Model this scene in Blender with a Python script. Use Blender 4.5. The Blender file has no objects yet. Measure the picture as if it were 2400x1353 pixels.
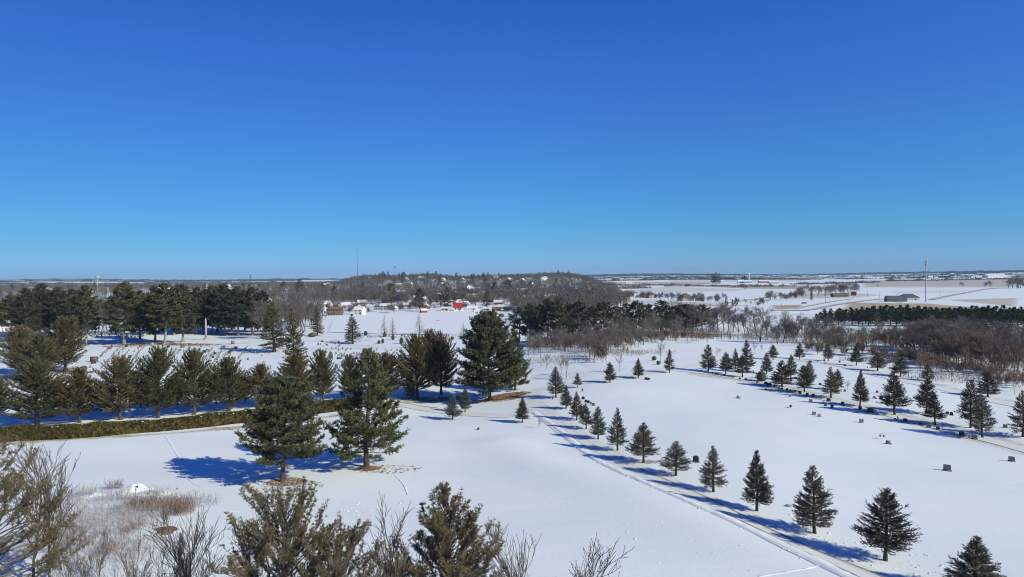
import bpy, math, random
import numpy as np
from mathutils import Vector, Matrix

S = bpy.context.scene
COL = S.collection
PI = math.pi

# ------------------------------------------------------------------ camera
CAM = np.array([0.0, 0.0, 27.0])
PITCH, ROLL, FPX = math.radians(0.949), math.radians(0.66), 1600.0
cp, sp, cr, sr = math.cos(PITCH), math.sin(PITCH), math.cos(ROLL), math.sin(ROLL)
FWD = np.array([0, cp, -sp])
UP0 = np.array([0, sp, cp])
RIGHT = cr * np.array([1.0, 0, 0]) - sr * UP0
UP = sr * np.array([1.0, 0, 0]) + cr * UP0
cam_d = bpy.data.cameras.new('camera')
cam = bpy.data.objects.new('camera', cam_d)
COL.objects.link(cam)
m = Matrix.Identity(4)
for i in range(3):
    m[i][0], m[i][1], m[i][2], m[i][3] = RIGHT[i], UP[i], -FWD[i], CAM[i]
cam.matrix_world = m
cam_d.sensor_width = 36
cam_d.lens = 24
cam_d.clip_start = 0.5
cam_d.clip_end = 30000
S.camera = cam

# ------------------------------------------------------------------ light
SUN_EL = math.radians(31)
sun_h = np.array([0.86, -0.51]); sun_h /= np.linalg.norm(sun_h)
to_sun = Vector((sun_h[0] * math.cos(SUN_EL), sun_h[1] * math.cos(SUN_EL), math.sin(SUN_EL)))
sd = bpy.data.lights.new('sun', 'SUN')
sd.energy = 4.6
sd.angle = math.radians(0.5)
sd.color = (0.98, 0.95, 0.70)
so = bpy.data.objects.new('sun', sd)
COL.objects.link(so)
so.rotation_euler = (-to_sun).to_track_quat('-Z', 'Y').to_euler()

w = bpy.data.worlds.new('World')
S.world = w
w.use_nodes = True
nt = w.node_tree
bg = nt.nodes['Background']
sky = nt.nodes.new('ShaderNodeTexSky')
sky.sky_type = 'NISHITA'
sky.sun_disc = False
sky.sun_elevation = SUN_EL
sky.sun_rotation = math.atan2(sun_h[0], sun_h[1])
sky.altitude = 300
sky.air_density = 1.0
sky.dust_density = 0.2
sky.ozone_density = 3.0
# clear dry winter air: the colour of the sky by elevation
tc = nt.nodes.new('ShaderNodeTexCoord')
sep = nt.nodes.new('ShaderNodeSeparateXYZ')
nt.links.new(tc.outputs['Generated'], sep.inputs[0])
ramp = nt.nodes.new('ShaderNodeValToRGB')
nt.links.new(sep.outputs['Z'], ramp.inputs[0])
SKY_STOPS = [(0.0031, (0.28, 0.54, 1.13)), (0.0156, (0.25, 0.51, 1.04)), (0.0437, (0.198, 0.472, 0.872)), (0.081, (0.166, 0.475, 0.816)), (0.124, (0.165, 0.465, 0.823)), (0.1664, (0.168, 0.462, 0.859)), (0.2137, (0.18, 0.442, 0.899)), (0.2983, (0.168, 0.435, 0.985)), (0.3739, (0.142, 0.405, 0.98)), (0.75, (0.09, 0.3, 0.85))]
els = ramp.color_ramp.elements
while len(els) < len(SKY_STOPS):
    els.new(0.5)
for e, (p, c) in zip(els, SKY_STOPS):
    e.position = p
    e.color = (*c, 1)
mul = nt.nodes.new('ShaderNodeMix')
mul.data_type = 'RGBA'
mul.blend_type = 'MULTIPLY'
mul.inputs['Factor'].default_value = 1
nt.links.new(sky.outputs[0], mul.inputs['A'])
nt.links.new(ramp.outputs[0], mul.inputs['B'])
mr = nt.nodes.new('ShaderNodeMapRange')
nt.links.new(sep.outputs['X'], mr.inputs['Value'])
for k_, v_ in (('From Min', -0.65), ('From Max', 0.0), ('To Min', 0.76), ('To Max', 1.0)):
    mr.inputs[k_].default_value = v_
mul2 = nt.nodes.new('ShaderNodeMix')
mul2.data_type = 'RGBA'
mul2.blend_type = 'MULTIPLY'
mul2.inputs['Factor'].default_value = 1
nt.links.new(mul.outputs['Result'], mul2.inputs['A'])
nt.links.new(mr.outputs[0], mul2.inputs['B'])
nt.links.new(mul2.outputs['Result'], bg.inputs['Color'])
bg.inputs['Strength'].default_value = 0.142

S.view_settings.view_transform = 'Standard'
S.view_settings.look = 'None'
S.view_settings.exposure = 0.05
S.view_settings.gamma = 1.0
S.cycles.filter_width = 1.05
S.cycles.max_bounces = 6
S.cycles.diffuse_bounces = 3
S.cycles.volume_bounces = 0
S.cycles.transparent_max_bounces = 8

# ------------------------------------------------------------------ terrain
def sstep(a, b, v):
    t = np.clip((v - a) / (b - a), 0, 1)
    return t * t * (3 - 2 * t)

def seg_dist(x, y, pts):
    best = None
    for (ax, ay), (bx, by) in zip(pts[:-1], pts[1:]):
        dx, dy = bx - ax, by - ay
        t = np.clip(((x - ax) * dx + (y - ay) * dy) / (dx * dx + dy * dy), 0, 1)
        dd = np.hypot(x - ax - t * dx, y - ay - t * dy)
        best = dd if best is None else np.minimum(best, dd)
    return best

LAKE_Z = -1.0
SWALE = [(-2, 108), (4, 93), (12, 82), (20, 70), (26, 60), (30, 50)]

def tz(x, y):
    x = np.asarray(x, float); y = np.asarray(y, float)
    d = np.hypot(x, y)
    th = np.arctan2(x, y)
    near = 1 - sstep(300, 600, d)
    z = near * (0.26 * np.sin(x / 9.0 + 0.4 * np.sin(y / 13)) * np.sin(y / 11 + 1.1)
                + 0.55 * np.sin(x / 31 + y / 47 + 0.5) * np.sin(y / 37 - 0.8)
                + 0.06 * np.sin(y / 2.6 + x / 15 + np.sin(x / 9)) * (1 - sstep(5, 30, x)))
    # swale and its bank in the open snow left of the ploughed road
    sd_ = seg_dist(x, y, SWALE)
    z = z + 0.6 * np.exp(-(sd_ / 5.5) ** 2)
    # knoll under the right hand graves, dropping to the valley behind it
    z = z + 2.4 * np.exp(-((x - 45) / 75) ** 2 - ((y - 185) / 95) ** 2) * sstep(-20, 25, x)
    z = z - 4.0 * sstep(285, 330, d) * (1 - sstep(430, 560, d)) * sstep(10, 60, x)
    # frozen lake lies flat
    lk = sstep(-190, -150, x) * (1 - sstep(-10, 40, x)) * sstep(300, 330, y) * (1 - sstep(560, 600, y))
    z = z * (1 - lk) + (LAKE_Z - 0.25) * lk
    # rolling farmland
    f = sstep(520, 1500, d)
    f2 = sstep(1200, 3000, d)
    z = z + f * (1.4 * np.sin(x / 190 + 1.3) * np.sin(y / 260 + .4)) + f2 * (3.0 * np.sin(x / 530 + y / 700 + 2.0) + 2.0 * np.sin(x / 310 - y / 460))
    # wooded hill of the town
    z = z + (23 + 2.2 * np.sin(x / 47) + 1.6 * np.sin(x / 21 + y / 90)) * sstep(640, 1500, y) * (1 - sstep(1700, 2300, y)) * sstep(-0.285, -0.225, x / np.maximum(y, 1)) * (1 - sstep(0.085, 0.165, x / np.maximum(y, 1)))
    z = z + 9 * sstep(650, 1400, d) * (1 - sstep(2600, 4200, d)) * (1 - sstep(-0.30, -0.22, x / np.maximum(y, 1))) * sstep(0, 200, y)
    # far ridges
    z = z + sstep(2600, 6800, d) * (24 + 9 * np.sin(th * 9 + 0.7) + 4 * np.sin(th * 23 + 2) + 12 * (1 - sstep(-0.75, -0.15, th)))
    return z

def D(px, py):
    d = FWD + (px - 1200) / FPX * RIGHT - (py - 676.5) / FPX * UP
    return d / d[1]

TS = np.geomspace(22, 9000, 900)

def ground(px, py):
    """the spot of the ground one sees at a place of the photograph (2400 px wide)"""
    d = D(px, py)
    P = CAM[None] + TS[:, None] * d[None]
    below = np.nonzero(P[:, 2] < tz(P[:, 0], P[:, 1]))[0]
    if len(below) == 0:
        t = 6500.0
        p = CAM + d * t
        return Vector((p[0], p[1], float(tz(p[0], p[1]))))
    i = max(below[0], 1)
    a, b = TS[i - 1], TS[i]
    for _ in range(14):
        mid = (a + b) / 2
        p = CAM + d * mid
        if p[2] < tz(p[0], p[1]):
            b = mid
        else:
            a = mid
    p = CAM + d * b
    return Vector((p[0], p[1], float(tz(p[0], p[1]))))

def ground_at(px, dist):
    """ground along a column of the photograph at a given forward distance"""
    d = D(px, 660)
    x, y = d[0] * dist, dist
    return Vector((x, y, float(tz(x, y))))

def height_to(base, px, py_top):
    d = D(px, py_top)
    return CAM[2] + d[2] * base.y - base.z

def width_m(base, wpx):
    return wpx / FPX * base.y

# ------------------------------------------------------------------ helpers
def tag(o, label=None, cat=None, group=None, kind=None):
    if label: o['label'] = label
    if cat: o['category'] = cat
    if group: o['group'] = group
    if kind: o['kind'] = kind
    return o

def link_mesh(name, me, parent=None):
    o = bpy.data.objects.new(name, me)
    COL.objects.link(o)
    if parent is not None:
        o.parent = parent
    return o

def empty(name, loc, rz=0.0, scale=(1, 1, 1)):
    o = bpy.data.objects.new(name, None)
    o.empty_display_size = 0.3
    COL.objects.link(o)
    o.location = loc
    o.rotation_euler = (0, 0, rz)
    o.scale = scale
    return o

class Geo:
    """collects quads"""
    def __init__(s):
        s.v = []; s.q = []; s.n = 0
    def add(s, V, Q):
        V = np.asarray(V, float).reshape(-1, 3); Q = np.asarray(Q, int).reshape(-1, 4)
        s.v.append(V); s.q.append(Q + s.n); s.n += len(V)
    def prisms(s, P0, P1, R0, R1, n=3):
        P0 = np.asarray(P0, float).reshape(-1, 3); P1 = np.asarray(P1, float).reshape(-1, 3)
        N = len(P0)
        if N == 0: return
        R0 = np.broadcast_to(np.asarray(R0, float), (N,)); R1 = np.broadcast_to(np.asarray(R1, float), (N,))
        d = P1 - P0
        d = d / np.maximum(np.linalg.norm(d, axis=1, keepdims=True), 1e-9)
        ref = np.where(np.abs(d[:, 2:3]) > 0.9, np.array([[1.0, 0, 0]]), np.array([[0, 0, 1.0]]))
        u = np.cross(d, ref); u /= np.linalg.norm(u, axis=1, keepdims=True)
        v = np.cross(d, u)
        a = np.arange(n) * 2 * PI / n
        ring = u[:, None] * np.cos(a)[None, :, None] + v[:, None] * np.sin(a)[None, :, None]
        V = np.stack([P0[:, None] + ring * R0[:, None, None], P1[:, None] + ring * R1[:, None, None]], 1)
        k = np.arange(n); k2 = (k + 1) % n
        Q = np.stack([k, k2, n + k2, n + k], 1)[None] + (np.arange(N) * 2 * n)[:, None, None]
        s.add(V.reshape(-1, 3), Q.reshape(-1, 4))
    def tube(s, pts, radii, n=6):
        pts = np.asarray(pts, float)
        r = np.asarray(radii, float)
        s.prisms(pts[:-1], pts[1:], r[:-1], r[1:], n)
    def blades(s, P, Dr, L, W, rng, bend=0.0):
        P = np.asarray(P, float).reshape(-1, 3); N = len(P)
        if N == 0: return
        Dr = Dr / np.maximum(np.linalg.norm(Dr, axis=1, keepdims=True), 1e-9)
        side = np.cross(Dr, rng.normal(size=(N, 3)))
        side /= np.maximum(np.linalg.norm(side, axis=1, keepdims=True), 1e-9)
        L = np.broadcast_to(np.asarray(L, float), (N,))[:, None]; W = np.broadcast_to(np.asarray(W, float), (N,))[:, None]
        mid = P + Dr * L * 0.5
        tip = P + Dr * L + np.array([[0, 0, 1.0]]) * L * bend
        V = np.stack([P, mid + side * W * .5, tip, mid - side * W * .5], 1)
        Q = np.arange(4)[None] + (np.arange(N) * 4)[:, None]
        s.add(V.reshape(-1, 3), Q)
    def box(s, c, size, rz=0.0, top=1.0):
        x, y, z = [v / 2 for v in size]
        V = np.array([[-x, -y, -z], [x, -y, -z], [x, y, -z], [-x, y, -z],
                      [-x * top, -y * top, z], [x * top, -y * top, z], [x * top, y * top, z], [-x * top, y * top, z]])
        ca, sa = math.cos(rz), math.sin(rz)
        V = V @ np.array([[ca, sa, 0], [-sa, ca, 0], [0, 0, 1]]) + np.asarray(c, float)
        s.add(V, [[0, 3, 2, 1], [4, 5, 6, 7], [0, 1, 5, 4], [1, 2, 6, 5], [2, 3, 7, 6], [3, 0, 4, 7]])
    def lathe(s, prof, n=12, c=(0, 0, 0)):
        a = np.arange(n) * 2 * PI / n
        V = np.array([[r * math.cos(t), r * math.sin(t), z] for r, z in prof for t in a]) + np.asarray(c, float)
        Q = [[i * n + k, i * n + (k + 1) % n, (i + 1) * n + (k + 1) % n, (i + 1) * n + k] for i in range(len(prof) - 1) for k in range(n)]
        s.add(V, Q)
    def mesh(s, name, mat, smooth=False):
        V = np.concatenate(s.v) if s.v else np.zeros((0, 3)); Q = np.concatenate(s.q) if s.q else np.zeros((0, 4), int)
        me = bpy.data.meshes.new(name)
        me.vertices.add(len(V)); me.vertices.foreach_set('co', V.astype(np.float32).ravel())
        me.loops.add(len(Q) * 4); me.loops.foreach_set('vertex_index', Q.astype(np.int32).ravel())
        me.polygons.add(len(Q))
        me.polygons.foreach_set('loop_start', (np.arange(len(Q)) * 4).astype(np.int32))
        if smooth:
            me.polygons.foreach_set('use_smooth', np.ones(len(Q), bool))
        me.update(calc_edges=True)
        if mat: me.materials.append(mat)
        return me
    def obj(s, name, mat, parent=None, smooth=False):
        return link_mesh(name, s.mesh(name, mat, smooth), parent)

def unit(v):
    return v / max(np.linalg.norm(v), 1e-9)

# ------------------------------------------------------------------ materials
def mat_new(name):
    mt = bpy.data.materials.new(name); mt.use_nodes = True
    return mt, mt.node_tree, mt.node_tree.nodes['Principled BSDF']

def mat_plain(name, col, rough=0.8, var=0.15, scale=2.0, metal=0.0):
    """a colour broken up by noise"""
    mt, t, b = mat_new(name)
    c = t.nodes.new('ShaderNodeTexCoord')
    n = t.nodes.new('ShaderNodeTexNoise'); n.inputs['Scale'].default_value = scale; n.inputs['Detail'].default_value = 4
    t.links.new(c.outputs['Object'], n.inputs['Vector'])
    r = t.nodes.new('ShaderNodeValToRGB')
    r.color_ramp.elements[0].position = .3; r.color_ramp.elements[1].position = .7
    r.color_ramp.elements[0].color = (*[v * (1 - var) for v in col], 1)
    r.color_ramp.elements[1].color = (*[min(v * (1 + var), 1) for v in col], 1)
    t.links.new(n.outputs['Fac'], r.inputs[0]); t.links.new(r.outputs[0], b.inputs['Base Color'])
    b.inputs['Roughness'].default_value = rough; b.inputs['Metallic'].default_value = metal
    b.inputs['Specular IOR Level'].default_value = 0.2
    return mt

def mat_leaf(name, c1, c2, c3=None, scale=0.8, objvar=0.3):
    """needles: clumps of two greens, some dead brown, a different cast on each tree"""
    mt, t, b = mat_new(name)
    c = t.nodes.new('ShaderNodeTexCoord')
    n = t.nodes.new('ShaderNodeTexNoise'); n.inputs['Scale'].default_value = scale; n.inputs['Detail'].default_value = 3
    t.links.new(c.outputs['Object'], n.inputs['Vector'])
    r = t.nodes.new('ShaderNodeValToRGB'); e = r.color_ramp.elements
    e[0].position = .36; e[1].position = .64
    e[0].color = (*c1, 1); e[1].color = (*c2, 1)
    if c3:
        k = e.new(.74); k.color = (*c3, 1)
    t.links.new(n.outputs['Fac'], r.inputs[0])
    oi = t.nodes.new('ShaderNodeObjectInfo')
    mr = t.nodes.new('ShaderNodeMapRange')
    mr.inputs['To Min'].default_value = 1 - objvar; mr.inputs['To Max'].default_value = 1 + objvar
    t.links.new(oi.outputs['Random'], mr.inputs['Value'])
    mx = t.nodes.new('ShaderNodeMix'); mx.data_type = 'RGBA'; mx.blend_type = 'MULTIPLY'; mx.inputs['Factor'].default_value = 1
    t.links.new(r.outputs[0], mx.inputs['A']); t.links.new(mr.outputs[0], mx.inputs['B'])
    t.links.new(mx.outputs['Result'], b.inputs['Base Color'])
    b.inputs['Roughness'].default_value = 0.75; b.inputs['Specular IOR Level'].default_value = 0.15
    return mt

def mat_snow_ground():
    mt, t, b = mat_new('snow_ground')
    geo = t.nodes.new('ShaderNodeNewGeometry')
    def noise(scale, detail, vec=None, rough=.5):
        n = t.nodes.new('ShaderNodeTexNoise'); n.inputs['Scale'].default_value = scale; n.inputs['Detail'].default_value = detail
        n.inputs['Roughness'].default_value = rough
        t.links.new(vec or geo.outputs['Position'], n.inputs['Vector'])
        return n
    base = t.nodes.new('ShaderNodeValToRGB')
    n1 = noise(.06, 5)
    base.color_ramp.elements[0].position = .35; base.color_ramp.elements[1].position = .65
    base.color_ramp.elements[0].color = (.73, .775, .815, 1); base.color_ramp.elements[1].color = (.79, .825, .85, 1)
    t.links.new(n1.outputs['Fac'], base.inputs[0])
    # stubble and dry grass through thin snow; painted per field
    at = t.nodes.new('ShaderNodeAttribute'); at.attribute_name = 'stubble'
    mp = t.nodes.new('ShaderNodeMapping'); mp.inputs['Rotation'].default_value = (0, 0, .35); mp.inputs['Scale'].default_value = (.012, .11, .1)
    t.links.new(geo.outputs['Position'], mp.inputs['Vector'])
    n2 = noise(1.0, 8, mp.outputs[0], .7)
    n2b = noise(1.3, 5, None, .6)
    ad0 = t.nodes.new('ShaderNodeMath'); ad0.operation = 'MULTIPLY_ADD'; ad0.inputs[1].default_value = .5
    t.links.new(n2b.outputs['Fac'], ad0.inputs[0])
    hf = t.nodes.new('ShaderNodeMath'); hf.operation = 'MULTIPLY'; hf.inputs[1].default_value = .5
    t.links.new(n2.outputs['Fac'], hf.inputs[0]); t.links.new(hf.outputs[0], ad0.inputs[2])
    ad = t.nodes.new('ShaderNodeMath'); ad.operation = 'ADD'
    t.links.new(at.outputs['Fac'], ad.inputs[0]); t.links.new(ad0.outputs[0], ad.inputs[1])
    mr = t.nodes.new('ShaderNodeMapRange')
    for k, v in (('From Min', .80), ('From Max', 1.2), ('To Min', 0), ('To Max', 1)): mr.inputs[k].default_value = v
    t.links.new(ad.outputs[0], mr.inputs['Value'])
    tan = t.nodes.new('ShaderNodeValToRGB')
    tan.color_ramp.elements[0].color = (.34, .265, .155, 1); tan.color_ramp.elements[1].color = (.52, .44, .29, 1)
    t.links.new(n2.outputs['Fac'], tan.inputs[0])
    mx = t.nodes.new('ShaderNodeMix'); mx.data_type = 'RGBA'
    t.links.new(mr.outputs[0], mx.inputs['Factor']); t.links.new(base.outputs[0], mx.inputs['A']); t.links.new(tan.outputs[0], mx.inputs['B'])
    t.links.new(mx.outputs['Result'], b.inputs['Base Color'])
    # wind crust
    mp2 = t.nodes.new('ShaderNodeMapping'); mp2.inputs['Rotation'].default_value = (0, 0, -.15); mp2.inputs['Scale'].default_value = (.06, .26, .2)
    t.links.new(geo.outputs['Position'], mp2.inputs['Vector'])
    n3 = noise(1.0, 6, mp2.outputs[0], .55); n4 = noise(2.2, 4)
    mm = t.nodes.new('ShaderNodeMath'); mm.operation = 'MULTIPLY_ADD'; mm.inputs[1].default_value = .22
    t.links.new(n4.outputs['Fac'], mm.inputs[0]); t.links.new(n3.outputs['Fac'], mm.inputs[2])
    bp = t.nodes.new('ShaderNodeBump'); bp.inputs['Strength'].default_value = .24; bp.inputs['Distance'].default_value = .35
    t.links.new(mm.outputs[0], bp.inputs['Height']); t.links.new(bp.outputs[0], b.inputs['Normal'])
    b.inputs['Roughness'].default_value = .75; b.inputs['Specular IOR Level'].default_value = .2
    return mt

M = {}
M['snow_ground'] = mat_snow_ground()
M['snow'] = mat_plain('snow', (.80, .82, .85), .7, .04, .6)
M['lane'] = mat_plain('lane', (.72, .725, .72), .7, .06, .25)
M['track'] = mat_plain('track', (.34, .31, .27), .9, .35, .8)
M['farm_road'] = mat_plain('farm_road', (.42, .40, .37), .9, .2, .05)
M['bark'] = mat_plain('bark', (.075, .06, .05), .9, .3, 6)
M['bark_grey'] = mat_plain('bark_grey', (.17, .145, .125), .9, .3, 4)
M['bark_pale'] = mat_plain('bark_pale', (.27, .24, .21), .9, .25, 4)
M['twig'] = mat_leaf('twig', (0.126, 0.110, 0.100), (0.198, 0.170, 0.158), None, .5, .25)
M['twig_far'] = mat_leaf('twig_far', (.085, .070, .062), (.140, .118, .105), None, .02, 0)
M['twig_near'] = mat_leaf('twig_near', (.11, .088, .072), (.18, .15, .125), None, .5, .2)
M['twig_brown'] = mat_leaf('twig_brown', (0.148, 0.105, 0.076), (0.235, 0.172, 0.123), None, .4, .25)
M['spruce'] = mat_leaf('spruce', (0.078, 0.074, 0.050), (0.141, 0.128, 0.093), None, 1.2, .42)
M['spruce_blue'] = mat_leaf('spruce_blue', (.065, .078, .068), (.125, .135, .115), None, 1.2, .2)
M['pine'] = mat_leaf('pine', (0.071, 0.084, 0.033), (0.142, 0.146, 0.064), None, .5, .15)
M['pine_blue'] = mat_leaf('pine_blue', (0.071, 0.081, 0.045), (0.131, 0.132, 0.071), (0.143, 0.130, 0.051), .5, .15)
M['pine_brown'] = mat_leaf('pine_brown', (.100, .083, .040), (.190, .150, .080), (.25, .15, .075), .7, .15)
M['conifer_brown'] = mat_leaf('conifer_brown', (0.086, 0.070, 0.033), (0.149, 0.118, 0.060), (0.149, 0.093, 0.046), .5, .2)
M['conifer_olive'] = mat_leaf('conifer_olive', (0.069, 0.066, 0.029), (0.120, 0.107, 0.052), None, .6, .15)
M['pine_dark'] = mat_leaf('pine_dark', (0.044, 0.049, 0.027), (0.088, 0.089, 0.052), None, .3, .3)
M['larch'] = mat_leaf('larch', (.20, .18, .15), (.30, .27, .23), None, .8, .15)
M['hedge'] = mat_leaf('hedge', (.042, .036, .014), (.150, .118, .040), (.19, .125, .055), 2.2, .05)  # darkest tone paints shaded holes into the foliage colour
M['shrub'] = mat_leaf('shrub', (.075, .068, .03), (.12, .105, .05), None, 1.5, .3)
M['needles'] = mat_plain('needles', (.32, .16, .09), .9, .3, 3)
M['weed_grey'] = mat_leaf('weed_grey', (0.259, 0.223, 0.206), (0.408, 0.365, 0.347), None, .3, 0)
M['weed_red'] = mat_leaf('weed_red', (0.180, 0.100, 0.068), (0.266, 0.160, 0.115), None, .3, 0)
M['soil'] = mat_plain('soil', (.16, .095, .055), .95, .4, 5)
M['stone_dark'] = mat_plain('stone_dark', (.045, .045, .048), .5, .25, 8)
M['stone_grey'] = mat_plain('stone_grey', (.21, .20, .19), .7, .2, 8)
M['stone_light'] = mat_plain('stone_light', (.40, .39, .37), .7, .15, 8)
M['stone_red'] = mat_plain('stone_red', (.17, .10, .075), .7, .2, 8)
M['white_paint'] = mat_plain('white_paint', (.74, .74, .72), .6, .05, .5)
M['grey_siding'] = mat_plain('grey_siding', (.36, .37, .38), .7, .08, .5)
M['tan_siding'] = mat_plain('tan_siding', (.36, .31, .25), .7, .08, .5)
M['yellow_siding'] = mat_plain('yellow_siding', (.62, .48, .20), .7, .08, .5)
M['brick'] = mat_plain('brick', (.22, .135, .10), .85, .25, 1.5)
M['brick_orange'] = mat_plain('brick_orange', (.42, .22, .12), .85, .2, 1.5)
M['barn_red'] = mat_plain('barn_red', (.36, .08, .05), .8, .2, .8)
M['roof_snow'] = mat_plain('roof_snow', (.76, .77, .79), .8, .08, .4)
M['roof_red'] = mat_plain('roof_red', (.40, .03, .03), .6, .1, .6)
M['roof_tile'] = mat_plain('roof_tile', (.21, .12, .09), .85, .25, .8)
M['roof_grey'] = mat_plain('roof_grey', (.20, .195, .19), .85, .2, .6)
M['roof_brown'] = mat_plain('roof_brown', (.13, .11, .09), .85, .2, .5)
M['roof_green'] = mat_plain('roof_green', (.03, .13, .09), .6, .15, .6)
M['metal_grey'] = mat_plain('metal_grey', (.085, .09, .10), .55, .15, .4)
M['steel'] = mat_plain('steel', (.42, .42, .43), .5, .1, 1)
M['tank'] = mat_plain('tank', (.34, .37, .42), .4, .06, .3)
M['silo_blue'] = mat_plain('silo_blue', (.025, .05, .16), .4, .15, .5)
M['concrete'] = mat_plain('concrete', (.48, .46, .43), .85, .12, .6)
M['wood'] = mat_plain('wood', (.15, .12, .09), .9, .25, 1.5)
M['flower'] = mat_plain('flower', (.42, .10, .12), .8, .4, 9)
mt, t, b = mat_new('window_glass')
b.inputs['Base Color'].default_value = (.03, .035, .045, 1); b.inputs['Roughness'].default_value = .12
M['glass'] = mt

# ------------------------------------------------------------------ ground sheet
def build_ground():
    th = np.concatenate([np.linspace(-58, 58, 640), np.linspace(58, 302, 110)[1:-1]]) * PI / 180
    r = np.concatenate([[0.5, 8, 16], np.geomspace(24, 9000, 460)])
    R_, T_ = np.meshgrid(r, th, indexing='ij')
    X = R_ * np.sin(T_); Y = R_ * np.cos(T_)
    Z = tz(X, Y)
    V = np.stack([X, Y, Z], -1).reshape(-1, 3)
    nr, nth = len(r), len(th)
    i, j = np.meshgrid(np.arange(nr - 1), np.arange(nth), indexing='ij')
    j2 = (j + 1) % nth
    Q = np.stack([i * nth + j, (i + 1) * nth + j, (i + 1) * nth + j2, i * nth + j2], -1).reshape(-1, 4)[:, ::-1]
    g = Geo(); g.add(V, Q)
    o = g.obj('ground', M['snow_ground'], smooth=True)
    tag(o, kind='structure')
    st = np.zeros(len(V))
    x, y = V[:, 0], V[:, 1]
    def blob(cx, cy, rx, ry, rot, amt, soft=.5):
        ca, sa = math.cos(rot), math.sin(rot)
        u = ((x - cx) * ca + (y - cy) * sa) / rx; v = (-(x - cx) * sa + (y - cy) * ca) / ry
        return amt * (1 - sstep(1 - soft, 1, np.hypot(u, v)))
    def patch(corners, amt, soft):
        """a field: polygon given by its corners on the ground"""
        P = [ground(*c) for c in corners]
        inside = np.zeros(len(x), bool)
        dist = np.full(len(x), 1e9)
        n = len(P)
        for a in range(n):
            p, q = P[a], P[(a + 1) % n]
            cond = ((p.y > y) != (q.y > y)) & (x < (q.x - p.x) * (y - p.y) / ((q.y - p.y) if abs(q.y - p.y) > 1e-9 else 1e-9) + p.x)
            inside ^= cond
            dist = np.minimum(dist, seg_dist(x, y, [(p.x, p.y), (q.x, q.y)]))
        return amt * np.where(inside, sstep(0, soft, dist + soft * .3), 0)
    def line(pts, width, amt):
        P = [ground(*c) for c in pts]
        return amt * (1 - sstep(width * .35, width, seg_dist(x, y, [(p.x, p.y) for p in P])))
    for a in (
        patch([(2010, 658), (2400, 654), (2400, 673), (2010, 673)], .60, 30),
        patch([(1560, 667), (1800, 669), (2010, 673), (2010, 680), (1750, 677)], .66, 20),
        patch([(1975, 709), (2180, 711), (2320, 722), (2380, 736), (1900, 742), (1960, 724)], .70, 15),
        patch([(2200, 703), (2400, 697), (2400, 726), (2330, 716)], .58, 15),
        patch([(1800, 716), (1890, 714), (1875, 724), (1810, 726)], .75, 8),
        patch([(1530, 705), (1640, 711), (1800, 718), (1640, 719)], .55, 12),
        patch([(1420, 662), (1700, 662), (1700, 666), (1420, 667)], .6, 30),
        patch([(1800, 690), (1990, 685), (2090, 692), (1990, 700), (1820, 701)], .52, 20),
        patch([(1440, 703), (1560, 704), (1700, 712), (1640, 722), (1450, 714)], .5, 12),
        patch([(1400, 676), (1560, 672), (1760, 678), (1720, 683), (1420, 682)], .45, 14),
        patch([(2080, 682), (2300, 679), (2240, 688), (2080, 690)], .40, 14),
        patch([(1390, 656), (1540, 654), (1540, 659), (1390, 660)], .6, 30),
        patch([(1560, 655), (1900, 650), (1900, 660), (1560, 662)], .45, 40),
        patch([(1660, 722), (1800, 729), (2000, 741), (1900, 745), (1680, 738)], .38, 12),
        line([(1640, 877), (1760, 893), (1880, 920), (2000, 950), (2120, 980), (2280, 1020), (2420, 1060)], 5.5, .48),
        line([(1810, 842), (1940, 852), (2060, 876), (2200, 905), (2330, 935), (2420, 950)], 5.0, .45),
        line([(1280, 935), (1340, 985), (1410, 1040), (1500, 1088), (1590, 1120), (1690, 1165), (1790, 1210), (1920, 1265), (2090, 1330)], 3.4, .25),
        line([(1210, 845), (1330, 828), (1440, 810)], 22, .30),
        line([(1270, 870), (1330, 880), (1390, 870)], 14, .34),
        line([(1900, 800), (2050, 845), (2200, 875), (2400, 925)], 16, .34),
        line([(1700, 770), (1900, 780), (2100, 800), (2400, 830)], 30, .40),
        line([(-40, 1045), (300, 1022), (560, 1002), (760, 978), (840, 966)], 1.9, .66),
        line([(760, 752), (780, 775), (770, 800)], 14, .28),
        line([(300, 808), (470, 812), (640, 800)], 9, .42),
        line([(780, 805), (880, 812), (960, 812)], 5, .40),
        line([(960, 942), (1030, 940), (1065, 930)], 3, .62),
    ):
        st = np.maximum(st, a)
    at = o.data.attributes.new('stubble', 'FLOAT', 'POINT')
    at.data.foreach_set('value', st.astype(np.float32))
    return o

build_ground()

def resample(pts, step):
    P = np.array([[p.x, p.y] for p in pts])
    # smooth with Catmull-Rom
    ext = np.vstack([2 * P[0] - P[1], P, 2 * P[-1] - P[-2]])
    out = []
    for i in range(1, len(ext) - 2):
        p0, p1, p2, p3 = ext[i - 1:i + 3]
        n = max(2, int(np.linalg.norm(p2 - p1) / step))
        for k in range(n):
            t = k / n
            out.append(.5 * ((2 * p1) + (-p0 + p2) * t + (2 * p0 - 5 * p1 + 4 * p2 - p3) * t * t + (-p0 + 3 * p1 - 3 * p2 + p3) * t ** 3))
    out.append(P[-1])
    return np.array(out)

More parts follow.
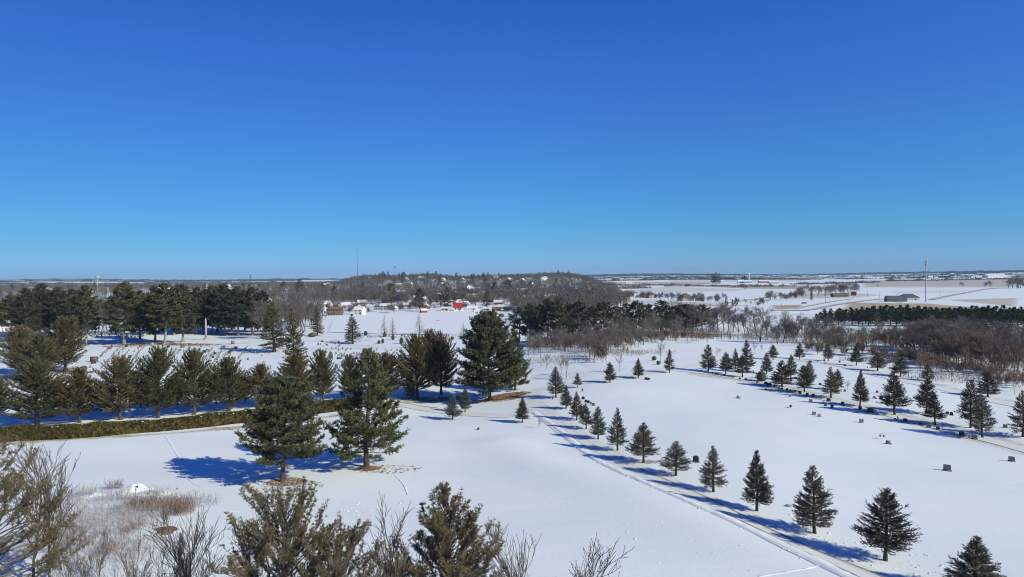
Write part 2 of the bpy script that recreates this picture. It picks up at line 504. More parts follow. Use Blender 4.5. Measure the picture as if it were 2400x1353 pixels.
def strip(name, px_pts, width, lift, mat, step=1.5, cross=5, off=0.0, kind='structure', bump=0.0, seed=0, hump=0.0, edge=0.0):
    """a road or bank draped on the ground"""
    rng = np.random.default_rng(seed)
    C = resample([ground(*p) for p in px_pts], step)
    T = np.gradient(C, axis=0); T /= np.linalg.norm(T, axis=1, keepdims=True)
    Nn = np.stack([T[:, 1], -T[:, 0]], 1)
    k = np.linspace(-.5, .5, cross)
    wv = width * (1 + edge * rng.normal(size=(len(C), 1)))
    X = C[:, None, 0] + Nn[:, None, 0] * (k[None] * wv + off); Y = C[:, None, 1] + Nn[:, None, 1] * (k[None] * wv + off)
    Z = tz(X, Y) + lift
    if hump:
        Z = Z + hump * np.cos(k * PI)[None] * (1 + bump * rng.normal(size=Z.shape)) 
        Z[:, 0] -= lift + .05; Z[:, -1] -= lift + .05
    n = len(C)
    i, j = np.meshgrid(np.arange(n - 1), np.arange(cross - 1), indexing='ij')
    Q = np.stack([i * cross + j, i * cross + j + 1, (i + 1) * cross + j + 1, (i + 1) * cross + j], -1).reshape(-1, 4)
    g = Geo(); g.add(np.stack([X, Y, Z], -1).reshape(-1, 3), Q)
    return tag(g.obj(name, mat, smooth=True), kind=kind)

ROAD = [(1240, 935), (1262, 958), (1300, 985), (1352, 1024), (1425, 1068), (1510, 1110), (1615, 1156), (1715, 1201), (1805, 1247), (1918, 1300), (2035, 1353), (2160, 1412)]
strip('road', ROAD, 4.6, .05, M['lane'], edge=.02)
strip('tyre_track', [(1500, 1100), (1620, 1150), (1730, 1203), (1808, 1243), (1880, 1276), (1955, 1308), (2066, 1352), (2160, 1396)], .34, .075, M['track'], edge=.35, seed=3, cross=3)
strip('tyre_track', [(1700, 1205), (1790, 1247), (1900, 1302), (2000, 1348), (2060, 1376)], .14, .075, M['track'], edge=.4, seed=4, cross=3)
M['rut'] = mat_plain('rut', (.66, .665, .67), .8, .10, .7)
for of_ in (-.75, .75):
    strip('tyre_rut', [(1262, 956), (1300, 984), (1352, 1023), (1425, 1067), (1510, 1110), (1615, 1156), (1715, 1202), (1808, 1249), (1922, 1302), (2045, 1356), (2160, 1412)], .38, .065, M['rut'], edge=.25, seed=8, cross=3, off=of_)
strip('snow_bank', [(1250, 966), (1290, 992), (1340, 1033), (1401, 1079), (1501, 1126), (1602, 1170), (1702, 1214), (1800, 1261), (1926, 1321), (2010, 1362)], 1.5, .05, M['snow'], step=.5, cross=7, hump=.13, bump=.35, seed=5, edge=.06)
LANES = [
    ('lane', [(925, 945), (985, 957), (1050, 966), (1120, 972), (1190, 974), (1262, 960)], 3.6),
    ('lane', [(1240, 935), (1262, 915), (1320, 903), (1400, 893), (1480, 880), (1560, 866), (1640, 853), (1720, 843), (1800, 837), (1870, 843), (1960, 855), (2060, 880), (2200, 910), (2330, 940), (2440, 962)], 4.2),
    ('lane', [(1580, 868), (1660, 876), (1760, 893), (1880, 922), (2000, 952), (2120, 982), (2280, 1022), (2440, 1066)], 2.8),
    ('lane', [(420, 900), (405, 880), (440, 850), (500, 834), (545, 824), (535, 812), (470, 803)], 3.2),
    ('lane', [(545, 822), (640, 818), (760, 818), (880, 816), (1000, 812)], 3.4),
    ('lane', [(200, 900), (320, 897), (420, 895), (560, 886), (640, 880)], 3.2),
]
for nm, pts, wd in LANES:
    strip(nm, pts, wd, .06, M['lane'], step=2.0, edge=.04, seed=len(pts))
for pts, wd in (([(403, 868), (440, 846), (500, 830)], .5), ([(760, 806), (800, 797), (870, 800)], .5), ([(470, 838), (540, 818)], .5), ([(200, 806), (300, 808)], .6), ([(930, 942), (985, 952), (1030, 958)], .4)):
    strip('lane_edge', pts, wd, .10, M['track'], edge=.4, cross=3, seed=7)
for pts, wd in (([(1800, 727), (1870, 728), (1905, 726), (1973, 713), (2064, 702), (2110, 709)], 6), ([(2182, 703), (2240, 691), (2322, 677), (2360, 675)], 7),
                ([(1820, 674), (2013, 675), (2200, 675), (2400, 675)], 9), ([(1870, 723), (1905, 716), (1960, 706), (2000, 701)], 4), ([(1850, 692), (1780, 700), (1700, 712)], 5)):
    strip('farm_road', pts, wd, .35, M['farm_road'], step=12, cross=3, edge=.05)
# frozen lake
lk = [ground(*p) for p in ((768, 779), (790, 748), (850, 741), (960, 737), (1060, 730), (1150, 731), (1230, 734), (1235, 770), (1150, 784), (1050, 786), (900, 784))]
C = resample(lk + [lk[0]], 6)
ctr = C.mean(0)
g = Geo()
rings = [np.column_stack([ctr + (C - ctr) * s_, np.full(len(C), LAKE_Z)]) for s_ in (.02, .35, .7, 1)]
n = len(C)
for a_, b_ in zip(rings[:-1], rings[1:]):
    g.add(np.vstack([a_, b_]), [[k, k + 1, n + k + 1, n + k] for k in range(n - 1)])
tag(g.obj('lake', M['snow']), kind='structure')

# ------------------------------------------------------------------ trees
def limb_pts(base, az, L, elev, droop, tip, n=6):
    s = np.linspace(0, 1, n)
    h = np.array([math.cos(az), math.sin(az), 0])
    P = base[None] + np.outer(s * L * math.cos(elev), h)
    P[:, 2] += L * (math.sin(elev) * s - droop * s ** 2 + tip * s ** 3)
    return P

def interp(P, s):
    """points and tangents along a polyline at fractions s"""
    n = len(P) - 1
    f = np.clip(np.asarray(s) * n, 0, n - 1e-6)
    i = f.astype(int); t = (f - i)[:, None]
    return P[i] * (1 - t) + P[i + 1] * t, P[i + 1] - P[i]

def conifer(seed, H, R, z0, levels, per, e_bot, e_top, droop=.25, tip=.18, prof=None, blade=.34, bw=.13, twig=.5, dens=1.0,
            thick=.055, jitter=.18, lean=0.0, up=0.15, hang=0.0, inner=0.12):
    """spruce-like tree: whorls of limbs, flat sprays of needle twigs"""
    rng = np.random.default_rng(seed)
    tr, cw = Geo(), Geo()
    prof = prof or (lambda t: (1 - t) ** .85 * min(1, .72 + t * 2.2))
    tz_ = np.linspace(0, H, 9)
    tp = np.column_stack([lean * (tz_ / H) ** 2 * H + .02 * H * np.sin(tz_ * 1.3 / H * 6 + seed) * .3, .006 * H * np.sin(tz_ * 9 / H + seed), tz_])
    rad = thick * H * .42 * (1 - tz_ / H) ** .8 + .012
    rad[0] *= 1.25
    tr.tube(tp, rad, 7)
    P_, D_, L_, W_ = [], [], [], []
    for i in range(levels):
        t0 = (i + .5) / levels
        for k in range(per if t0 < .85 else max(3, per - 3)):
            t = min(max(t0 + rng.uniform(-.5, .5) / levels, 0), .985)
            z = z0 + (H - z0) * t
            L = R * prof(t) * rng.uniform(1 - jitter * 1.6, 1 + jitter) + .05 * R
            az = rng.uniform(0, 2 * PI) if per > 4 else 2 * PI * (k + rng.uniform(0, 1)) / per
            e = e_bot + (e_top - e_bot) * t ** 1.3 + rng.normal(0, .09)
            b0, _ = interp(tp, [z / H])
            P = limb_pts(b0[0], az, L, e, droop * (1 - t), tip)
            tr.tube(P, np.linspace(.011 * L + .008, .004, len(P)), 3)
            n = max(3, int(L / (.17) * dens))
            s = rng.uniform(inner, 1, n) ** .8
            p, tg = interp(P, s)
            tg /= np.linalg.norm(tg, axis=1, keepdims=True)
            sd = np.stack([tg[:, 1], -tg[:, 0], 0 * tg[:, 0]], 1) * np.where(rng.random(n) < .5, 1, -1)[:, None]
            dr = tg * rng.uniform(.5, 1.0, (n, 1)) + sd * rng.uniform(.3, 1.0, (n, 1)) + np.array([0, 0, 1.0]) * rng.normal(up, .22, (n, 1))
            dr /= np.linalg.norm(dr, axis=1, keepdims=True)
            tl = twig * L * (1.05 - s * .75) * rng.uniform(.5, 1.1, n) + blade * .5
            m_ = np.maximum(1, np.round(tl / (blade * .75))).astype(int)
            for j in range(m_.max()):
                ok = m_ > j
                q = p[ok] + dr[ok] * (blade * .75 * j)
                q[:, 2] -= hang * (blade * j) ** 2
                nk = len(q)
                P_.append(q + rng.normal(0, .03, (nk, 3)))
                D_.append(dr[ok] + rng.normal(0, .28, (nk, 3)) - np.array([0, 0, hang * j * .4]))
                L_.append(blade * rng.uniform(.75, 1.25, nk)); W_.append(bw * rng.uniform(.7, 1.3, nk))
            # the limb's own needles
            n2 = max(2, int(L / (blade * .5)))
            p2, t2 = interp(P, np.linspace(.2, 1, n2))
            P_.append(p2); D_.append(t2 / np.linalg.norm(t2, axis=1, keepdims=True) + rng.normal(0, .2, (n2, 3)))
            L_.append(np.full(n2, blade)); W_.append(np.full(n2, bw))
    # leader
    n = 14
    zz = H - rng.uniform(0, .10, n) * H
    p, _ = interp(tp, zz / H)
    P_.append(p); d = rng.normal(0, .5, (n, 3)); d[:, 2] = 1; D_.append(d); L_.append(np.full(n, blade)); W_.append(np.full(n, bw * .8))
    cw.blades(np.concatenate(P_), np.concatenate(D_), np.concatenate(L_), np.concatenate(W_), rng)
    return tr, cw

def pine(seed, H, R, z0, nl, e_bot, e_top, prof, tuft=.45, tw=.06, nb=9, sub=.42, tstep=.3, start=.3, thick=.05, droop=.1, tip=.22,
         lean=0.0, jit=.3, plate=.5, tops=1, bare_in=0.0):
    """white pine: separate long limbs carrying tufts of needles in plates"""
    rng = np.random.default_rng(seed)
    tr, cw = Geo(), Geo()
    tzs = np.linspace(0, H, 10)
    tp = np.column_stack([lean * H * (tzs / H) ** 1.5 + .012 * H * np.sin(tzs / H * 7 + seed), .012 * H * np.sin(tzs / H * 5 + 2 * seed), tzs])
    rad = thick * H * .4 * (1 - tzs / H) ** .75 + .02
    rad[0] *= 1.3
    tr.tube(tp, rad, 8)
    P_, D_ = [], []
    az = rng.uniform(0, 6)
    for i in range(nl):
        t = (i + rng.uniform(.1, .9)) / nl
        az += 2.4 + rng.normal(0, .35)
        z = z0 + (H * .985 - z0) * t
        L = R * prof(t) * rng.uniform(1 - jit, 1 + jit * .4) + .25
        e = e_bot + (e_top - e_bot) * t + rng.normal(0, .12)
        b0, _ = interp(tp, [z / H])
        P = limb_pts(b0[0], az, L, e, droop, tip, 7)
        P[1:-1] += rng.normal(0, .03 * L, (5, 3)) * np.array([1, 1, .5])
        tr.tube(P, np.linspace(.012 * L + .010, .006, 7), 4)
        ns = max(3, int(L * 2.6))
        ss = rng.uniform(max(start, bare_in), .98, ns)
        p, tg = interp(P, ss)
        tg /= np.linalg.norm(tg, axis=1, keepdims=True)
        for q, g_, s in zip(p, tg, ss):
            sl = sub * L * (1.1 - s) * rng.uniform(.6, 1.2) + tuft * .8
            side = np.array([g_[1], -g_[0], 0]) * (1 if rng.random() < .5 else -1)
            d = g_ * rng.uniform(.5, 1) + side * rng.uniform(.4, 1) + np.array([0, 0, rng.normal(.15, .3) * plate + .1 * (e > .3)])
            if e > .35: d[2] += .55
            d = unit(d)
            tr.prisms([q], [q + d * sl], [.012 + .004 * L], [.005], 3)
            k = max(1, int(sl / tstep))
            ts = (np.arange(k) + rng.uniform(.3, 1, k)) / k
            P_.append(q[None] + d[None] * (ts * sl)[:, None] + rng.normal(0, .06, (k, 3)))
            D_.append(np.repeat(d[None], k, 0))
        k = max(2, int(L * (1 - start) / tstep))
        p, tg = interp(P, np.linspace(start, 1, k))
        P_.append(p); D_.append(tg / np.linalg.norm(tg, axis=1, keepdims=True))
    k = 8
    p, _ = interp(tp, np.linspace(.93, 1, k)); P_.append(p); D_.append(np.tile([[0, 0, 1.0]], (k, 1)))
    P = np.concatenate(P_); Dd = np.concatenate(D_)
    P = np.repeat(P, nb, 0); Dd = np.repeat(Dd, nb, 0)
    r = rng.normal(size=P.shape); r /= np.linalg.norm(r, axis=1, keepdims=True)
    Dd = Dd * .75 + r * .85 + np.array([[0, 0, .25]])
    cw.blades(P, Dd, tuft * rng.uniform(.6, 1.15, len(P)), tw * rng.uniform(.7, 1.3, len(P)), rng)
    return tr, cw

def bare(seed, H, spread=.5, levels=4, kids=(7, 6, 5, 4), thick=.03, trunk=.3, stems=1, up=.35, twig_r=.012, wander=.12, decay=.62):
    """leafless tree: trunk and limbs in one mesh, the finer branches in the other"""
    rng = np.random.default_rng(seed)
    A = [[], [], [], []]; B = [[], [], [], []]
    def seg(store, p, q, r0, r1):
        store[0].append(p); store[1].append(q); store[2].append(r0); store[3].append(r1)
    def grow(p, d, L, r, lv):
        n = 4 if lv == 0 else (3 if lv <= 2 else 2)
        pts = [p]; dd = d
        for k in range(n):
            dd = unit(dd + rng.normal(0, wander, 3) + np.array([0, 0, up * .25 if lv else 0]))
            pts.append(pts[-1] + dd * L / n)
        rr = np.linspace(r, r * (.45 if lv else .4), n + 1)
        st = A if lv <= 1 else B
        for k in range(n):
            seg(st, pts[k], pts[k + 1], max(rr[k], twig_r), max(rr[k + 1], twig_r * .8))
        if lv >= levels: return
        nk = kids[min(lv, len(kids) - 1)]
        P = np.array(pts)
        f0 = trunk if lv == 0 else .25
        for k in range(nk):
            s = f0 + (1 - f0) * (k + rng.uniform(.2, .9)) / nk
            q, tg = interp(P, [min(s, .999)])
            tg = unit(tg[0])
            rd = rng.normal(size=3); rd -= tg * (rd @ tg); rd = unit(rd)
            a = spread * rng.uniform(.6, 1.3)
            nd = unit(tg * math.cos(a) + rd * math.sin(a) + np.array([0, 0, up * .3]))
            grow(q[0], nd, L * decay * (1.15 - .5 * s) * rng.uniform(.75, 1.2), r * (1 - .55 * s) * .55, lv + 1)
    for k in range(stems):
        d = np.array([0, 0, 1.0]) if stems == 1 else unit(np.array([rng.normal(0, .3), rng.normal(0, .3), 1]))
        grow(np.array([rng.normal(0, .15), rng.normal(0, .15), 0]) if stems > 1 else np.zeros(3), d, H * .72 * (1 if stems == 1 else rng.uniform(.75, 1.05)), thick * H * .5 / math.sqrt(stems), 0)
    out = []
    zmax = max(q[2] for q in A[1] + B[1])
    for st in (A, B):
        g = Geo()
        if st[0]:
            g.prisms(np.array(st[0]) * H / zmax, np.array(st[1]) * H / zmax, np.array(st[2]), np.array(st[3]), 4 if st is A else 3)
        out.append(g)
    return out

def blob_shrub(seed, H, R, n=900, taper=.5, blade=.22, bw=.09):
    rng = np.random.default_rng(seed)
    tr, cw = Geo(), Geo()
    tr.tube([[0, 0, -.1], [0, 0, H * .8]], [R * .12, R * .03], 6)
    u = rng.normal(size=(n, 3)); u /= np.linalg.norm(u, axis=1, keepdims=True)
    rr = rng.uniform(.75, 1.0, n) ** .5
    z = (u[:, 2] * rr * .5 + .5)
    k = 1 - taper * np.clip(z - .35, 0, 1)
    P = np.column_stack([u[:, 0] * rr * R * k, u[:, 1] * rr * R * k, z * H * .97])
    Dd = u * .7 + np.array([0, 0, .9])
    cw.blades(P, Dd, blade, bw, rng)
    # dense heart of twigs
    h = Geo(); h.lathe([(R * .25, .05), (R * .72, H * .2), (R * .78 * (1 - taper * .1), H * .5), (R * .5, H * .8), (.02, H * .92)], 9)
    for V, Q in zip(h.v, h.q): cw.add(V, Q)
    return tr, cw

PROTO = {}
def proto(key, trcw, tm, cm):
    PROTO[key] = (trcw[0].mesh('trunk', M[tm]), trcw[1].mesh('crown', M[cm]))

def tree(name, key, loc, H, Hp, wscale=1.0, label=None, cat='tree', group=None, rz=None, seed=None, single=False):
    """one tree: an Empty at its foot, with trunk and crown"""
    s = H / Hp
    rz = random.uniform(0, 2 * PI) if rz is None else rz
    trm, cwm = PROTO[key]
    r = empty(name, loc, rz, (s * wscale, s * wscale, s))
    r.location.z -= .05
    r.rotation_euler.x = random.gauss(0, .014); r.rotation_euler.y = random.gauss(0, .014)
    tag(r, label, cat, group)
    link_mesh('trunk', trm, r)
    link_mesh('crown', cwm, r)
    return r

random.seed(11)
# young cemetery spruces
SPH = 6.0
def sp_prof(t): return (1 - t) ** .82 * min(1, .70 + t * 2.0)
def sp_var(k):
    ex, lo, ph = (.82, .95, .70, .88, .78, 1.0, .74, .86, .92)[k], (.70, .8, .6, .9, .55, .75, .66, .85, .6)[k], k * 1.7
    return lambda t: (1 - t) ** ex * min(1, lo + t * 2.0) * (1 + .10 * math.sin(t * 19 + ph) + .07 * math.sin(t * 43 + 2 * ph))
for k in range(9):
    proto(f'spruce{k}', conifer(100 + k, SPH, 1.85 * (1, .92, 1.08, .95, 1.1, .88, 1.05, 1, .9)[k], .75 + .16 * (k % 4), (30, 26, 32, 24, 28, 34, 25, 30, 27)[k], 9, .02 + .05 * (k % 2), .85, droop=.12, tip=.16, prof=sp_var(k), lean=(.0, .012, -.015, .008, -.01, .0, .02, -.006, .01)[k], blade=.24, bw=.062, twig=.42, dens=(2.0, 2.4, 1.7, 2.3, 2.1, 2.6, 1.7, 2.2, 1.9)[k], jitter=.13 + .04 * (k % 3), inner=.2), 'bark', 'spruce')
for k in range(2):
    proto(f'spruce_blue{k}', conifer(140 + k, SPH, 1.9, .8, 28, 9, .1, .85, droop=.1, tip=.2, prof=sp_prof, blade=.24, bw=.065, twig=.42, dens=1.7), 'bark', 'spruce_blue')
def broad(t): return (1 - t) ** .62 * min(1, .60 + t * 1.6)
for k in range(4):
    proto(f'broad{k}', conifer(200 + k, 10, 4.4, 1.3, 27, 9, .16, 1.1, droop=-.02, tip=.22, prof=broad, blade=.38, bw=.12, twig=.36, dens=1.2, jitter=.27, up=.32), 'bark', ('conifer_olive', 'conifer_brown')[k % 2])
for k in range(3):
    proto(f'tallspruce{k}', conifer(230 + k, 16, 3.4, 1.6, 30, 8, -.1, .8, droop=.25, tip=.2, prof=lambda t: (1 - t) ** .75 * min(1, .7 + t * 1.5), blade=.5, bw=.17, twig=.42, dens=.9, jitter=.3, hang=.15), 'bark', ('conifer_olive', 'conifer_brown', 'conifer_olive')[k])
for k in range(2):
    proto(f'larch{k}', conifer(260 + k, 12, 2.3, 1.0, 24, 6, .0, .7, droop=.2, tip=.2, blade=.34, bw=.05, twig=.45, dens=.7, jitter=.25), 'bark_grey', 'larch')
# distant evergreens, light meshes
for k in range(4):
    proto(f'far_evergreen{k}', conifer(280 + k, 12, (3.0, 4.2, 2.6, 4.6)[k], 1.2, 13, 6, .1, .8, prof=(broad if k % 2 else None), blade=1.0, bw=.42, twig=.4, dens=.42, jitter=.3), 'bark', ('pine_dark', 'conifer_olive', 'pine_dark', 'pine_dark')[k])
# white pines
def p_full(t): return (1 - t) ** .70 * min(1, .62 + t * 2.2)
def p_round(t): return (max(0, 1 - (t - .12) ** 2 / .80)) ** 1.0 * (1 if t < .8 else (1.0 - (t - .8) * 2.6))
def p_open(t): return (1 - t) ** .6 * (.75 + .35 * math.sin(t * 17) ** 2)
def p_flat(t): return (.62 + .5 * t if t < .5 else (1 - t) ** .72 * 1.43) * (.82 + .3 * math.sin(t * 31) ** 2)
proto('pine_left', pine(301, 13.5, 6.2, 2.7, 130, .08, .75, lambda t: (1 - t) ** .54 * min(1, .68 + t * 2), tuft=.52, tw=.09, nb=9, sub=.40, tstep=.30, start=.32), 'bark', 'pine_blue')
proto('pine_right', pine(302, 16.5, 6.0, 1.9, 165, .0, .80, lambda t: (1.02 if t < .34 else .86) * (1 - t) ** .62 * min(1, .72 + t * 2), tuft=.52, tw=.10, nb=8, sub=.36, tstep=.32, start=.40, tip=.28), 'bark', 'pine')
proto('pine_big', pine(303, 18.5, 8.4, 2.2, 190, .08, .70, lambda t: (1 - t) ** .46 * min(1, .7 + t * 2), tuft=.62, tw=.14, nb=8, sub=.40, tstep=.40, start=.35), 'bark', 'pine_blue')
for k in range(4):
    proto(f'pine_tall{k}', pine(320 + k, 25, 7.2, (6.5, 4.2, 5.5, 3.6)[k], 92, -.05, .45, p_flat, tuft=.95, tw=.26, nb=7, sub=.45, tstep=.62, start=.35, droop=.05, tip=.16, plate=.25, thick=.045), 'bark_pale', 'pine_dark' if k % 2 else 'conifer_olive')
for k in range(3):
    proto(f'pine_band{k}', pine(340 + k, 16, 5.0, (4.0, 3.0, 5.5)[k], 50, .1, .6, p_flat if k != 1 else p_full, tuft=.9, tw=.24, nb=6, sub=.42, tstep=.6, start=.3, thick=.045), 'bark_grey', 'pine_dark')
proto('plantation', pine(350, 9, 2.6, 1.5, 26, .1, .9, p_full, tuft=.75, tw=.25, nb=6, sub=.4, tstep=.55, start=.2), 'bark', 'pine_dark')
# half bare pines right below the camera
def p_fore(t): return (1 - t) ** .58 * min(1, .75 + t)
proto('fore_left', pine(361, 12.2, 7.4, 1.2, 112, .58, 1.05, lambda t: (1 - t) ** .40 * min(1, .7 + t), tuft=.30, tw=.034, nb=11, sub=.34, tstep=.24, start=.42, tip=.05, droop=.05, jit=.45, lean=.01), 'bark_grey', 'pine_brown')
proto('fore_right', pine(362, 13.4, 7.2, 1.0, 112, .62, 1.2, lambda t: (1 - t) ** .78 * min(1, .8 + t), tuft=.30, tw=.036, nb=12, sub=.34, tstep=.21, start=.36, tip=.05, droop=.03, jit=.35), 'bark_grey', 'pine_brown')
proto('fore_edge', pine(363, 13.5, 6.6, 1.5, 140, .25, .95, p_fore, tuft=.32, tw=.036, nb=10, sub=.36, tstep=.26, start=.45, jit=.4), 'bark_grey', 'pine_brown')
# leafless trees
for k in range(5):
    proto(f'bare{k}', bare(400 + k, 12, (.62, .75, .55, .68, .8)[k], 4, (8, 6, 5, 4), thick=.032, trunk=.22, twig_r=.022, up=.35), 'bark_grey', 'twig')
for k in range(2):
    proto(f'oldtree{k}', bare(420 + k, 14, .95, 4, (8, 7, 6, 5), thick=.05, trunk=.2, twig_r=.03, up=.2, decay=.7), 'bark', 'twig')
for k in range(3):
    proto(f'thicket{k}', bare(430 + k, 7, .55, 3, (8, 7, 5), thick=.022, trunk=.1, stems=4, twig_r=.026, up=.4), 'bark', 'twig_brown')
for k in range(3):
    proto(f'sapling{k}', bare(440 + k, 5, .6, 3, (8, 5, 4), thick=.022, trunk=.25, twig_r=.012, up=.4), 'bark_grey', 'twig')
for k in range(4):
    proto(f'near_bare{k}', bare(450 + k, 9, (.5, .6, .45, .55)[k], 3, (8, 6, 4), thick=.020, trunk=.18, twig_r=.016, up=.45, stems=(1, 1, 2, 2)[k]), 'bark', 'twig_near')
for k in range(3):
    proto(f'arbor{k}', blob_shrub(470 + k, 3, 1.1, 700, .55), 'bark', 'shrub')
proto('round_bush', blob_shrub(475, 2.2, 1.5, 900, .2), 'bark', 'shrub')
proto('lolly', blob_shrub(476, 3.2, 1.7, 900, .75), 'bark', 'spruce')

# ------------------------------------------------------------------ things: trees one can tell apart
ORD = ['first', 'second', 'third', 'fourth', 'fifth', 'sixth', 'seventh', 'eighth', 'ninth', 'tenth', 'eleventh', 'twelfth', 'thirteenth', 'fourteenth', 'fifteenth',
       'sixteenth', 'seventeenth', 'eighteenth', 'nineteenth', 'twentieth', 'twenty-first', 'twenty-second', 'twenty-third', 'twenty-fourth', 'twenty-fifth']
R_ = random.Random(5)

def spruce(px, base, top, wpx, label, group=None, key=None, name='spruce_tree'):
    b = ground(px, base)
    H = height_to(b, px, top)
    key = key or f'spruce{R_.randrange(9)}'
    nat = 2 * 1.85 * H / SPH
    ws = width_m(b, wpx) / nat if wpx else 1
    return tree(name, key, b, H, SPH, min(max(ws, .7), 1.6) , label, 'spruce tree', group)

# the row along the ploughed road, from the camera to the far end
ROADROW = [(2285, 1395, 1257, 150), (2076, 1314, 1150, 118), (1909, 1250, 1095, 96), (1775, 1198, 1058, 80), (1672, 1153, 1047, 76), (1584, 1115, 1036, 69), (1508, 1084, 992, 68),
           (1447, 1056, 958, 55), (1402, 1030, 955, 46), (1374, 1006, 947, 40), (1352, 985, 919, 42), (1327, 958, 904, 38), (1303, 932, 861, 44)]
for i, (x, b_, t_, w_) in enumerate(ROADROW):
    extra = ('its foot below the bottom edge of the photo', 'tall with thin lower limbs', 'narrow crowned', 'slim and full', 'evenly conical', 'low and wide with a sparse top', 'broad and dense',
             'dense and steep sided', 'small and bluish', 'short and dark', 'dark and crowded', 'dark and crowded', 'tallest at the far end')[i]
    spruce(x, b_, t_, w_, f'roadside spruce, {ORD[i]} from the camera, {extra}', 'spruces lining the ploughed road',
           key=('spruce5', 'spruce2', 'spruce0', 'spruce5', 'spruce8', 'spruce6', 'spruce7', 'spruce1', 'spruce_blue0', 'spruce3', 'spruce1', 'spruce5', 'spruce_blue1')[i])
spruce(1354, 909, 874, 23, 'small spruce by itself behind the far end of the road row', key='spruce3')
spruce(1224, 991, 932, 41, 'spruce standing alone on the left side of the ploughed road', key='spruce5')
spruce(1061, 984, 927, 42, 'pale bluish spruce beside the side lane, nearer of the pair', key='spruce_blue1')
spruce(1090, 967, 908, 33, 'pale bluish spruce beside the side lane, farther of the pair', key='spruce_blue0')
spruce(962, 935, 888, 34, 'small grey spruce at the foot of the big brown conifers', key='spruce_blue0')
# upper lane
for i, (x, b_, t_, w_) in enumerate([(1430, 897, 850, 31), (1496, 887, 841, 33), (1569, 874, 820, 31), (1660, 871, 809, 41), (1701, 877, 826, 34)]):
    spruce(x, b_, t_, w_, f'spruce along the upper lane on the open hilltop, {ORD[i]} from the left', 'spruces along the upper lane')
# double row among the graves
FRONT = [(1740, 884, 833, 40), (1833, 907, 846, 54), (1885, 920, 858, 42), (1948, 933, 862, 47), (2016, 953, 869, 42), (2097, 973, 872, 60), (2192, 997, 920, 48), (2302, 1026, 928, 60), (2399, 1024, 918, 72)]
for i, (x, b_, t_, w_) in enumerate(FRONT):
    spruce(x, b_, t_, w_, f'dark spruce on the near side of the grave lane, {ORD[i]} from the left', 'spruces along the grave lane')
BACK2 = [(1724, 866, 818, 28), (1751, 874, 798, 40), (1797, 877, 828, 30), (1854, 892, 832, 36), (1897, 903, 847, 32), (1963, 914, 866, 30), (2171, 970, 888, 50), (2275, 1003, 893, 58)]
for i, (x, b_, t_, w_) in enumerate(BACK2):
    spruce(x, b_, t_, w_, f'dark spruce on the far side of the grave lane, {ORD[i]} from the left', 'spruces along the grave lane')
BACK = [(1812, 844, 809, 24), (1874, 843, 803, 29), (1941, 847, 808, 27), (2007, 857, 815, 31), (2057, 870, 826, 42), (2111, 883, 837, 42), (2174, 893, 853, 30), (2315, 931, 872, 50)]
for i, (x, b_, t_, w_) in enumerate(BACK):
    spruce(x, b_, t_, w_, f'spruce along the back lane before the brown thicket, {ORD[i]} from the left', 'spruces along the back lane')
b = ground(1785, 894); tree('clipped_evergreen', 'lolly', b, height_to(b, 1785, 868), 3.2, 1.05, 'small onion shaped evergreen on a short trunk among the hilltop graves', 'evergreen')
b = ground(1988, 918); tree('sapling', 'sapling1', b, height_to(b, 1988, 890), 5, 1.1, 'thin bushy leafless sapling between the spruces of the grave lane', 'tree')
b = ground(1462, 822); tree('small_evergreen', 'far_evergreen0', b, height_to(b, 1462, 807), 12, .8, 'small dark evergreen at the edge of the brush, left of two', 'evergreen')
b = ground(1471, 826); tree('small_evergreen', 'far_evergreen2', b, height_to(b, 1471, 813), 12, .9, 'small dark evergreen at the edge of the brush, right of two', 'evergreen')
for i, (x, b_, t_, w_) in enumerate([(1533, 845, 834, 1.3), (1543, 855, 845, 1.2)]):
    b = ground(x, b_); tree('juniper_bush', 'round_bush', b, height_to(b, x, t_), 2.2, w_ * .6, ('rust brown bush left of the juniper on the slope', 'small dark rounded bush beside the slope saplings')[i], 'bush')

# white pines in the open snow
def solo(name, key, px, base, top, Hp, wpx, natw, label, cat='tree', group=None, rz=0.0):
    b = ground(px, base); H = height_to(b, px, top)
    ws = width_m(b, wpx) / (natw * H / Hp) if wpx else 1
    return tree(name, key, b, H, Hp, min(max(ws, .6), 1.7), label, cat, group, rz=rz)
solo('pine_tree', 'pine_left', 662, 1128, 894, 13.5, 206, 11.6, 'full bluish white pine alone in the snow, left of the two large ones', 'pine tree', rz=.4)
solo('pine_tree', 'pine_right', 862, 1095, 826, 16.5, 180, 10.4, 'tall white pine in the snow with separate shelf-like limbs on its right', 'pine tree', rz=2.0)
solo('pine_tree', 'pine_big', 1147, 940, 741, 18.5, 152, 15.0, 'massive dark green pine where the side lane meets the road', 'pine tree', rz=1.0)
solo('pine_tree', 'pine_right', 1207, 915, 780, 16.5, 70, 10.4, 'olive pine half hidden behind the right side of the massive pine', 'pine tree', rz=4.0)
solo('conifer_tree', 'broad1', 978, 934, 792, 10, 122, 8.4, 'big brown conifer left of the massive dark pine, frontmost of its clump', 'conifer', 'brown conifers by the side lane', .3)
solo('conifer_tree', 'broad3', 1034, 926, 787, 10, 100, 8.4, 'big brown conifer squeezed between its brown neighbour and the massive pine', 'conifer', 'brown conifers by the side lane', 1.3)
solo('conifer_tree', 'broad1', 1006, 905, 780, 10, 84, 8.4, 'brown conifer at the back of the clump beside the massive pine', 'conifer', 'brown conifers by the side lane', 2.3)

